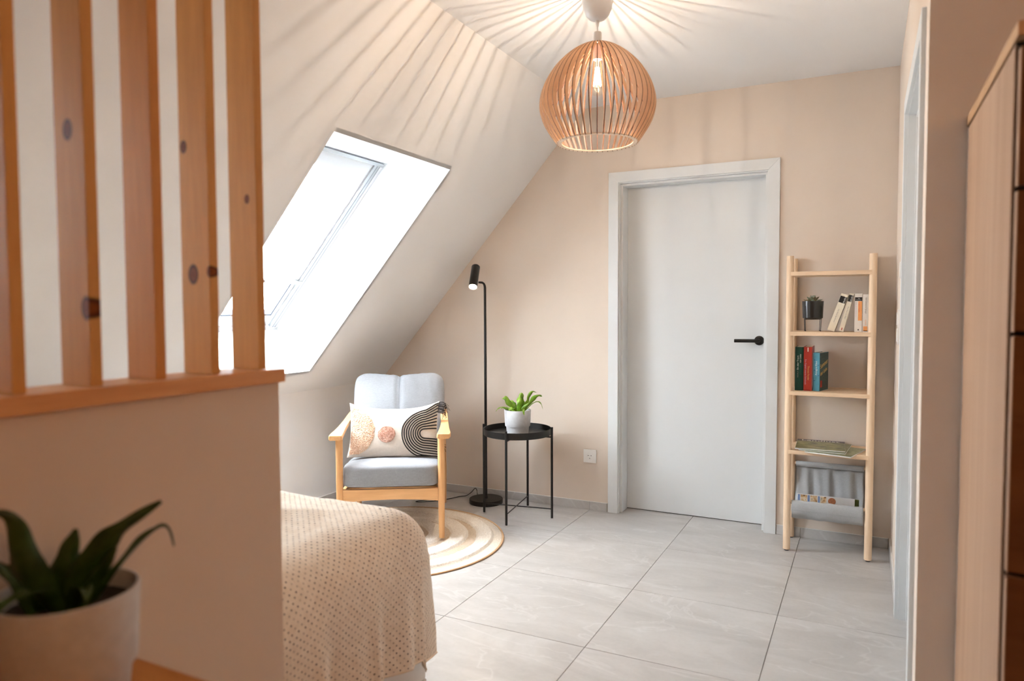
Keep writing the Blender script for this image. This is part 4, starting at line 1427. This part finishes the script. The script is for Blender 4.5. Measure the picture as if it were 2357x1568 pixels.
# ------------------------------------------------------------------ armchair
M_oak = wood('honey_beech', (230, 184, 134), (212, 160, 108), axis=2, freq=20, stretch=0.06, rough=0.4)
M_oakx = wood('honey_beech_rail', (230, 184, 134), (212, 160, 108), axis=0, freq=16, stretch=0.07, rough=0.4)
M_oaky = wood('honey_beech_arm', (230, 184, 134), (212, 160, 108), axis=1, freq=16, stretch=0.07, rough=0.4)
M_greyf = fabric('light_grey_linen', (146, 148, 152), 0.07, 520, 0.35)
FRP = Vector((-2.147, -0.899, 0))
dv_ = Vector((-0.517, 0.856, 0))
rv_ = Vector((0.856, 0.517, 0))
org = FRP - rv_ * 0.2675
ac = thing('armchair', 'armchair with light wooden frame and pale grey cushions in the corner', 'armchair', org, atan2(rv_.y, rv_.x))
FT = 0.017
for s in (-1, 1):
    X = 0.2675 * s
    MB().tube([(X, 0.0, FT), (X, 0.002, 0.30), (X, 0.004, 0.5545)], [0.0155, 0.0185, 0.019], 20).build('leg', M_oak, ac, smooth=True)
    bx = 0.268 * s
    MB().tube([(bx, 0.752, 0.0015), (bx, 0.690, 0.25), (bx, 0.615, 0.560)], [0.0155, 0.019, 0.016], 20).build('leg', M_oak, ac, smooth=True)
    # arm: shaped flat board
    A = MB()
    prof_a = [(-0.045, 0.058, 0.0, 0.557), (-0.035, 0.070, 0.0, 0.557), (0.02, 0.072, 0.003, 0.557), (0.12, 0.058, 0.003, 0.560), (0.25, 0.046, 0.003, 0.566), (0.38, 0.042, 0.000, 0.576), (0.50, 0.042, -0.005, 0.590), (0.60, 0.040, -0.010, 0.600), (0.655, 0.036, -0.012, 0.606)]
    V = []
    pa = bez([(yy, w, z) for yy, w, _, z in prof_a], 4)
    po = bez([(yy, o_, 0) for yy, _, o_, _ in prof_a], 4)
    for p, o_ in zip(pa, po):
        cx_ = X + s * (o_.y + 0.013)
        hw_ = p.y / 2
        for (u, w) in ((-1, -0.6), (-0.85, -1), (0.85, -1), (1, -0.6), (1, 0.6), (0.9, 1), (-0.9, 1), (-1, 0.6)):
            V.append((cx_ + u * hw_, p.x, p.z + 0.0125 + w * 0.0122))
    nn_ = len(pa)
    F = [tuple(range(7, -1, -1)), tuple(range((nn_ - 1) * 8, nn_ * 8))]
    for i in range(nn_ - 1):
        for j in range(8):
            F.append((i * 8 + j, i * 8 + (j + 1) % 8, (i + 1) * 8 + (j + 1) % 8, (i + 1) * 8 + j))
    A.add(V, F).build('armrest', M_oaky, ac, smooth=True)
    # side rail
    R_ = MB()
    vs = []
    for (yy, z0_, z1_) in ((0.012, 0.225, 0.287), (0.68, 0.175, 0.235)):
        for xx in (X - s * 0.010, X - s * 0.030):
            vs += [(xx, yy, z0_), (xx, yy, z1_)]
    R_.add(vs, [(0, 1, 3, 2), (4, 6, 7, 5), (0, 4, 5, 1), (2, 3, 7, 6), (1, 5, 7, 3), (0, 2, 6, 4)])
    R_.build('side_rail', M_oaky, ac, bevel=0.002)
# front apron with arched lower edge
V, F = [], []
n = 24
for yy in (-0.008, 0.012):
    for i in range(n + 1):
        x = -0.250 + 0.5 * i / n
        V.append((x, yy, 0.219 + 0.012 * (1 - (x / 0.25) ** 2) ** 1))
    for i in range(n, -1, -1):
        x = -0.250 + 0.5 * i / n
        V.append((x, yy, 0.286))
m2 = 2 * (n + 1)
F = [tuple(range(m2)), tuple(range(2 * m2 - 1, m2 - 1, -1))] + [(i, (i + 1) % m2, (i + 1) % m2 + m2, i + m2) for i in range(m2)]
MB().add(V, F).build('apron', M_oakx, ac)
MB().box(-0.236, 0.236, 0.660, 0.680, 0.175, 0.235).build('rear_rail', M_oakx, ac, bevel=0.002)
for k in range(5):
    y_ = 0.10 + k * 0.13
    MB().box(-0.236, 0.236, y_, y_ + 0.05, 0.268 - 0.078 * y_, 0.278 - 0.078 * y_).build('seat_slat', M_oakx, ac)
for s in (-1, 1):
    MB().tube([(0.235 * s, 0.560, 0.22), (0.235 * s, 0.640, 0.50), (0.232 * s, 0.745, 0.790)], 0.014, 14).build('back_post', M_oak, ac, smooth=True)
for k in range(4):
    t_ = 0.30 + k * 0.13
    y_ = 0.600 + (t_ - 0.22) * 0.30
    MB().box(-0.23, 0.23, y_, y_ + 0.012, t_, t_ + 0.045).build('back_slat', M_oakx, ac)


def seat_fn(c, v):
    puff = 0.013 * (1 - c.x ** 2) * (1 - c.y ** 2)
    v.z += puff * (1 if c.z > 0 else -0.2)
    v.z += 0.0025 * noise.noise(Vector((v.x * 12, v.y * 12, 0.3)))
    v.x += 0.003 * noise.noise(Vector((v.y * 9, v.z * 12, 2)))
    return v


V, F = supercube(0.512, 0.56, 0.121, 9, 30, seat_fn)
sc_m = Matrix.Translation((0, 0.255, 0.336)) @ Matrix.Rotation(radians(-4.5), 4, 'X')
seat = clean(mesh_obj('seat_cushion', [sc_m @ v for v in V], F, M_greyf, ac, True))


def back_fn(c, v):
    # c.x across, c.y thickness, c.z height
    seam = math.exp(-(c.x / 0.032) ** 2)
    front = c.y < 0
    v.y += (-1 if front else 0.6) * 0.020 * (1 - c.x ** 2) * (1 - c.z ** 2) * (1 - 0.2 * seam)
    if front:
        v.y += 0.013 * seam
    v.z += (0.010 * abs(c.x) ** 2.2 - 0.007 * seam - 0.022 * (1 - abs(c.x)) ** 0.8) * max(0, c.z)
    v.x *= 1 - 0.035 * (1 - c.z) * 0.5
    if c.z > 0.2:
        v.y += 0.004 * noise.noise(Vector((v.x * 26, v.z * 14, 4)))
        v.z += 0.004 * noise.noise(Vector((v.x * 40, 3, 1)))
    v.y += 0.006 * noise.noise(Vector((v.x * 9, v.z * 9, 8)))
    return v


V, F = supercube(0.548, 0.135, 0.50, 6.0, 44, back_fn)
bk_m = Matrix.Translation((0.008, 0.548, 0.610)) @ Matrix.Rotation(radians(-19), 4, 'X')
back = clean(mesh_obj('back_cushion', [bk_m @ v for v in V], F, M_greyf, ac, True))
M_seam = plain('grey_seam', (150, 154, 162), 0.9, nz=0.05)
sm = []
for k in range(21):
    z = -0.225 + 0.45 * k / 20
    c_ = Vector((0, -1, z / 0.25))
    yv = -0.0675 - 0.020 * (1 - c_.z ** 2) * 0.8 + 0.013
    if abs(z) > 0.19:
        yv += (abs(z) - 0.19) * 0.35
    sm.append(bk_m @ Vector((0, yv - 0.0010, z - 0.010 * max(0, c_.z))))
MB().tube(sm, 0.0012, 6).build('seam', M_seam, back)

# ------------------------------------------------------------------ lumbar cushion
cu = thing('lumbar_cushion', 'cream lumbar cushion with peach tufted patches and black arched stripes on the armchair', 'cushion', org, atan2(rv_.y, rv_.x))
CWd, CHt, CTh = 0.494, 0.292, 0.125
cm = Matrix.Translation((-0.003, 0.262, 0.547)) @ Matrix.Rotation(radians(0.8), 4, 'Y') @ Matrix.Rotation(radians(-20), 4, 'X')


def pil(u, v, side=-1, lift=0.0):
    """u,v in [-1,1]; local pillow point, x across, z up, y thickness"""
    e = max(0.0, (1 - u * u)) ** 0.55 * max(0.0, (1 - v * v)) ** 0.55
    x = CWd / 2 * u * (1 + 0.035 * abs(v) ** 3 * (1 if abs(u) > 0 else 0)) * (1 - 0.02 * (1 - v * v))
    pin = 0.085 * (1 - abs(u) ** 2.2)
    z = CHt / 2 * v * (1 - pin * (1.3 if v > 0 else 0.4))
    if v > 0:
        z += 0.020 * v * (abs(u) ** 3)
        if u > 0:
            z += 0.012 * v * u ** 2
    y = side * (CTh / 2 * e + lift)
    # soft creases near the upper centre
    if side < 0:
        y += 0.0035 * e * noise.noise(Vector((u * 5 + v * 2, v * 2.0, 0.0))) * 2
        y += 0.0025 * sin((u * 1.2 + v * 0.5) * 22) * max(0, v) * e * max(0, 1 - abs(u) * 1.6)
    return cm @ Vector((x, y, z))


nu, nv = 64, 44
V, F = [], []
for side in (-1, 1):
    o_ = len(V)
    for i in range(nu + 1):
        for j in range(nv + 1):
            u, v_ = sin((2 * i / nu - 1) * pi / 2), sin((2 * j / nv - 1) * pi / 2)
            V.append(pil(u, v_, side))
    for i in range(nu):
        for j in range(nv):
            a = o_ + i * (nv + 1) + j
            F.append((a, a + 1, a + nv + 2, a + nv + 1))
M_cream = fabric('cream_cotton', (212, 201, 188), 0.05, 500, 0.35)
clean(mesh_obj('cushion_cover', V, F, M_cream, cu, True))


def to_uv(px, py):
    """picture pixel on the photographed cushion -> (u,v), bilinear inverse of its corners"""
    bl, br_, tl_, tr_ = (797, 1068), (1016, 1053), (796, 943), (1001, 930)
    u = v = 0.5
    for _ in range(12):
        x = (bl[0] * (1 - u) + br_[0] * u) * (1 - v) + (tl_[0] * (1 - u) + tr_[0] * u) * v
        y = (bl[1] * (1 - u) + br_[1] * u) * (1 - v) + (tl_[1] * (1 - u) + tr_[1] * u) * v
        u += (px - x) / 212.0
        v -= (py - y) / 125.0
    return 2 * u - 1, 2 * v - 1


M_cord = plain('black_wool_cord', (28, 27, 28), 0.95, nz=0.1, nscale=300, bmp=0.4, bscale=600)
aspect = CWd / CHt
uc, vc = 0.72, -0.13
for k in range(9):
    r = 0.18 + k * 0.092           # in v units
    pts = []
    sx = 0.109 + 0.051 * k
    top = []
    for q_ in range(13):
        uu = 0.985 - (0.985 - uc) * q_ / 12
        top.append((uu, vc + r * (1.0 + 0.22 * (uu - uc) / 0.27)))
    arc = [(uc - sx * sin(pi * q_ / 24), vc + r * cos(pi * q_ / 24)) for q_ in range(1, 24)]
    bot = [(uc + (0.985 - uc) * q_ / 12, vc - r * (1.0 + 0.04 * q_ / 12)) for q_ in range(13)]
    P = [(max(-0.99, min(0.985, a)), max(-0.97, min(0.93, b_))) for a, b_ in top + arc + bot]
    MB().tube([pil(a, b_, -1, 0.0010) for a, b_ in P], 0.0035, 6).build('stripe', M_cord, cu, smooth=True)


def tuft_mat(name, a, b_, c2):
    mt, nt_, bb_ = newmat(name)
    n1 = N(nt_, 'ShaderNodeTexNoise', Scale=90.0, Detail=3.0)
    n2 = N(nt_, 'ShaderNodeTexNoise', Scale=7.0, Detail=2.0)
    v_ = coords(nt_)
    L(nt_, v_, n1.inputs['Vector'])
    L(nt_, v_, n2.inputs['Vector'])
    c_ = ramp(nt_, n2.outputs['Fac'], [(0.35, srgb(a)), (0.6, srgb(b_))])
    d_ = ramp(nt_, n1.outputs['Fac'], [(0.35, srgb(c2)), (0.6, (1, 1, 1))])
    L(nt_, mixc(nt_, 0.6, c_, d_, 'MULTIPLY'), bb_.inputs['Base Color'])
    bb_.inputs['Roughness'].default_value = 1.0
    bb_.inputs['Specular IOR Level'].default_value = 0.1
    bump(nt_, bb_, n1.outputs['Fac'], 0.6, 0.003)
    return mt


M_peach = tuft_mat('peach_tufts', (248, 232, 214), (238, 206, 182), (232, 206, 182))
M_pink = tuft_mat('dusty_pink_tufts', (226, 184, 166), (238, 202, 184), (206, 160, 140))


def tuft_patch(inside, u0, u1, v0, v1, nu_, nv_, mat, h=0.008):
    V, F, idx = [], [], {}
    for i in range(nu_ + 1):
        for j in range(nv_ + 1):
            u, v_ = u0 + (u1 - u0) * i / nu_, v0 + (v1 - v0) * j / nv_
            d = inside(u, v_)
            if d > 0:
                e = min(1, d / 0.07) ** 0.5
                p3 = Vector((u * 60, v_ * 36, 2))
                hh = h * e * (0.65 + 0.7 * noise.noise(p3) + 0.5 * noise.noise(p3 * 2.3)) - 0.0004
                idx[(i, j)] = len(V)
                V.append(pil(u + 0.008 * noise.noise(p3 * 1.7), v_ + 0.012 * noise.noise(p3 * 1.9 + Vector((5, 1, 3))), -1, hh))
    for i in range(nu_):
        for j in range(nv_):
            k_ = [(i, j), (i, j + 1), (i + 1, j + 1), (i + 1, j)]
            if all(q_ in idx for q_ in k_):
                F.append(tuple(idx[q_] for q_ in k_))
    return tag(mesh_obj('tufted_patch', V, F, mat, cu, True), kind='stuff')


def in_left(u, v_):
    if u < -0.975 or abs(v_) > 0.93:
        return -1
    w_ = 0.04 * noise.noise(Vector((u * 6, v_ * 5, 1)))
    return 1 + w_ - sqrt(((u + 1.0) / 0.58) ** 2 + ((v_ + 0.05) / 0.99) ** 2)


def in_mid(u, v_):
    return 1 - sqrt(((u + 0.145) / 0.205) ** 2 + ((v_ + 0.17) / 0.335) ** 2)


tuft_patch(in_left, -0.98, -0.2, -0.9, 0.9, 130, 150, M_peach)
tuft_patch(in_mid, -0.36, 0.08, -0.53, 0.19, 80, 80, M_pink)
# black fringe at the right seam
for (va, vb, nn_) in ((0.62, 0.97, 30), (-0.62, -0.30, 16)):
    fb = MB()
    for k in range(nn_):
        v_ = va + (vb - va) * k / (nn_ - 1)
        p = pil(0.992, v_, -1)
        ln = 0.048 + 0.024 * rnd.random()
        d0 = (cm.to_3x3() @ Vector((1, 0.05, 0.25 - 0.6 * rnd.random()))).normalized()
        pts = [p, p + d0 * ln * 0.35 + Vector((0, 0, 0.004 * rnd.uniform(-1, 1))), p + d0 * ln * 0.62 + Vector((0, 0, -ln * 0.15)), p + d0 * ln * (0.6 + 0.3 * rnd.random()) + Vector((rnd.uniform(-1, 1) * 0.004, 0, -ln * (0.25 + 0.5 * rnd.random())))]
        fb.tube(bez(pts, 3), 0.0011, 5)
    tag(fb.build('fringe', M_cord, cu, smooth=True), kind='stuff')

# ------------------------------------------------------------------ bed and coverlet
BXR, BXL, BYF, BYN = -1.326, -2.88, -2.242, -4.26
BZ = 0.637
bed = thing('bed', 'low white bed behind the half-height wall', 'bed', (BXR, BYF, 0))
M_bedw = plain('white_bed_frame', (226, 222, 216), 0.5, nz=0.01)
M_sheet = fabric('white_sheet', (232, 230, 226), 0.03, 500, 0.2)
wB, lB = BXR - BXL, BYF - BYN
# bed frame
MB().box(-wB, -0.022, -lB, -0.022, 0.085, 0.285).build('bed_frame', M_bedw, bed, bevel=0.006)
V, F = supercube(wB - 0.06, lB - 0.06, 0.295, 10, 16)
clean(mesh_obj('mattress', [v + Vector((-wB / 2, -lB / 2, 0.4395)) for v in V], F, M_sheet, bed, True))
for (x, y) in ((-0.05, -0.05), (-wB + 0.05, -0.05), (-0.05, -lB + 0.05), (-wB + 0.05, -lB + 0.05)):
    MB().box(x - 0.03, x + 0.03, y - 0.03, y + 0.03, 0.0005, 0.0845).build('leg', M_bedw, bed, bevel=0.003)

M_cov = bpy.data.materials.new('dotted_muslin')
M_cov.use_nodes = True
nt = M_cov.node_tree
bs = nt.nodes['Principled BSDF']
uvn = N(nt, 'ShaderNodeTexCoord')
mp = N(nt, 'ShaderNodeMapping')
mp.inputs['Rotation'].default_value = (0, 0, pi / 4)
L(nt, uvn.outputs['UV'], mp.inputs['Vector'])
vo = N(nt, 'ShaderNodeTexVoronoi', Scale=66.0, Randomness=0.06)
vo.voronoi_dimensions = '2D'
L(nt, mp.outputs[0], vo.inputs['Vector'])
dots = ramp(nt, vo.outputs['Distance'], [(0.12, (1, 1, 1)), (0.21, (0, 0, 0))])
sepc = N(nt, 'ShaderNodeSeparateColor')
L(nt, vo.outputs['Color'], sepc.inputs[0])
mr = N(nt, 'ShaderNodeMapRange')
mr.inputs[3].default_value = 0.35
mr.inputs[4].default_value = 1.0
L(nt, sepc.outputs[0], mr.inputs[0])
ml = N(nt, 'ShaderNodeMath', operation='MULTIPLY')
L(nt, dots, ml.inputs[0])
L(nt, mr.outputs[0], ml.inputs[1])
nz = N(nt, 'ShaderNodeTexNoise', Scale=40.0, Detail=5.0)
L(nt, uvn.outputs['UV'], nz.inputs['Vector'])
base = ramp(nt, nz.outputs['Fac'], [(0.3, srgb((228, 213, 195))), (0.7, srgb((240, 229, 214)))])
L(nt, mixc(nt, ml.outputs[0], base, srgb((84, 56, 44))), bs.inputs['Base Color'])
bs.inputs['Roughness'].default_value = 0.95
bs.inputs['Specular IOR Level'].default_value = 0.15
mp2 = N(nt, 'ShaderNodeMapping')
mp2.inputs['Scale'].default_value = (40, 160, 1)
L(nt, uvn.outputs['UV'], mp2.inputs['Vector'])
nw = N(nt, 'ShaderNodeTexNoise', Scale=1.0, Detail=3.0)
L(nt, mp2.outputs[0], nw.inputs['Vector'])
bump(nt, bs, nw.outputs['Fac'], 0.5, 0.003)

cov = thing('bedspread', 'cream muslin bedspread with small brown dots draped over the bed', 'bedspread', (BXR, BYF, 0))
# cross-sections: d = distance travelled outwards from an inset core rectangle
RC = 0.15
core = (-wB + 0.02, -RC + 0.028, -lB + 0.02, -RC + 0.028)
HEM = 0.205
drop = BZ - RC - HEM
V, F, UV = [], [], []
arcL = RC * pi / 2


def surf(cxp, cyp, nx_, ny_, d, per, dirc):
    """core point, outward normal, distance, perimeter coordinate"""
    if d < 0:
        return Vector((cxp + nx_ * d, cyp + ny_ * d, BZ))
    if d < arcL:
        a = d / RC
        return Vector((cxp + nx_ * RC * sin(a), cyp + ny_ * RC * sin(a), BZ - RC * (1 - cos(a))))
    q = d - arcL
    t = q / drop
    fold = (0.013 * sin(per * 31 + 0.8) + 0.008 * sin(per * 57 + 2.0) + 0.005 * sin(per * 88)) * min(1.0, t * 1.3)
    flare = 0.004 + 0.006 * t
    o_ = RC + fold + flare
    return Vector((cxp + nx_ * o_, cyp + ny_ * o_, BZ - RC - q))


# rows along the perimeter: right side (x = core right, y from near to far), corner, foot side
cols = []
y = core[2]
while y < core[3] - 1e-6:
    cols.append((core[1], y, 1, 0, y, 'r'))
    y += 0.010
nC = 26
per0 = core[3]
for k in range(nC + 1):
    a = pi / 2 * k / nC
    cols.append((core[1], core[3], cos(a), sin(a), per0 + 0.16 * a, 'c'))
x = core[1] - 0.010
while x > core[0]:
    cols.append((x, core[3], 0, 1, per0 + 0.25 + core[1] - x, 'f'))
    x -= 0.010
ds = [i * 0.0105 for i in range(int((arcL + drop) / 0.0105) + 1)] + [arcL + drop]
nd = len(ds)
for (cx_, cy_, nx_, ny_, per, kd) in cols:
    hemw = 0.006 * sin(per * 9) + 0.004 * sin(per * 23) - 0.035 * min(1, max(0, (core[3] - per) / 0.4))
    for i, d in enumerate(ds):
        p = surf(cx_, cy_, nx_, ny_, d, per, kd)
        if d > arcL:
            p.z += -hemw * (d - arcL) / drop
            if kd == 'c':
                p.z -= 0.042 * (d - arcL) / drop
        wr0 = 0.006 * noise.noise(Vector((p.x * 8, p.y * 5, p.z * 3))) + 0.003 * noise.noise(Vector((p.x * 22, p.y * 14, p.z * 5)))
        lt = max(0.0, min(1.0, d / 0.05)) * 0.3
        p += Vector((nx_ * lt, ny_ * lt, 0.8)) * wr0
        V.append(p)
        UV.append((cx_ + nx_ * d, cy_ + ny_ * d))
nc_ = len(cols)
for k in range(nc_ - 1):
    for i in range(nd - 1):
        a = k * nd + i
        F.append((a, a + nd, a + nd + 1, a + 1))
# the flat top
o0 = len(V)
gy = [c_[1] for c_ in cols if c_[5] == 'r'] + [core[3]]
gx = [core[0] - 0.004] + [c_[0] for c_ in reversed(cols) if c_[5] == 'f'] + [core[1]]
for xx in gx:
    for yy in gy:
        wr0 = 0.006 * noise.noise(Vector((xx * 8, yy * 5, BZ * 3))) + 0.003 * noise.noise(Vector((xx * 22, yy * 14, BZ * 5)))
        ed = min(core[1] - xx, core[3] - yy)
        e1 = max(0, min(1, ed / 0.42))
        puff = 0.050 * e1 * e1 * (3 - 2 * e1)
        cr = 0.006 * sin((xx * 1.6 + yy) * 26 + 3 * noise.noise(Vector((xx * 3, yy * 3, 1)))) * min(1, ed / 0.15) * max(0, noise.noise(Vector((xx * 4, yy * 3, 4))) + 0.3)
        V.append(Vector((xx, yy, BZ + wr0 * 0.8 + puff + cr)))
        UV.append((xx, yy))
ngy = len(gy)
for i in range(len(gx) - 1):
    for j in range(ngy - 1):
        a = o0 + i * ngy + j
        F.append((a, a + ngy, a + ngy + 1, a + 1))
for k_, f_ in enumerate(F):
    a_, b_, c_ = (Vector(V[q_]) for q_ in f_[:3])
    n_ = (b_ - a_).cross(c_ - a_)
    cc = (a_ + c_) / 2
    ref = Vector((max(0.0, cc.x - core[1]), max(0.0, cc.y - core[3]), 0.02))
    if n_.dot(ref) < 0:
        F[k_] = tuple(reversed(f_))
co = mesh_obj('bedspread_cloth', V, F, M_cov, cov, True, uvs=UV)
bm = bmesh.new()
bm.from_mesh(co.data)
bmesh.ops.remove_doubles(bm, verts=bm.verts, dist=0.0012)
bm.to_mesh(co.data)
bm.free()
md = co.modifiers.new('thick', 'SOLIDIFY')
md.thickness = 0.003
md.offset = -1
# stitched hem roll
hem = [V[k * nd + nd - 1] + Vector((0, 0, 0.001)) for k in range(nc_)]
MB().tube(hem[::3], 0.003, 8).build('hem', plain('muslin_hem', (226, 208, 186), 0.95, nz=0.05), cov, smooth=True)
hem2 = [V[k * nd + nd - 4] + Vector((cols[k][2] * 0.001, cols[k][3] * 0.001, 0)) for k in range(nc_)]
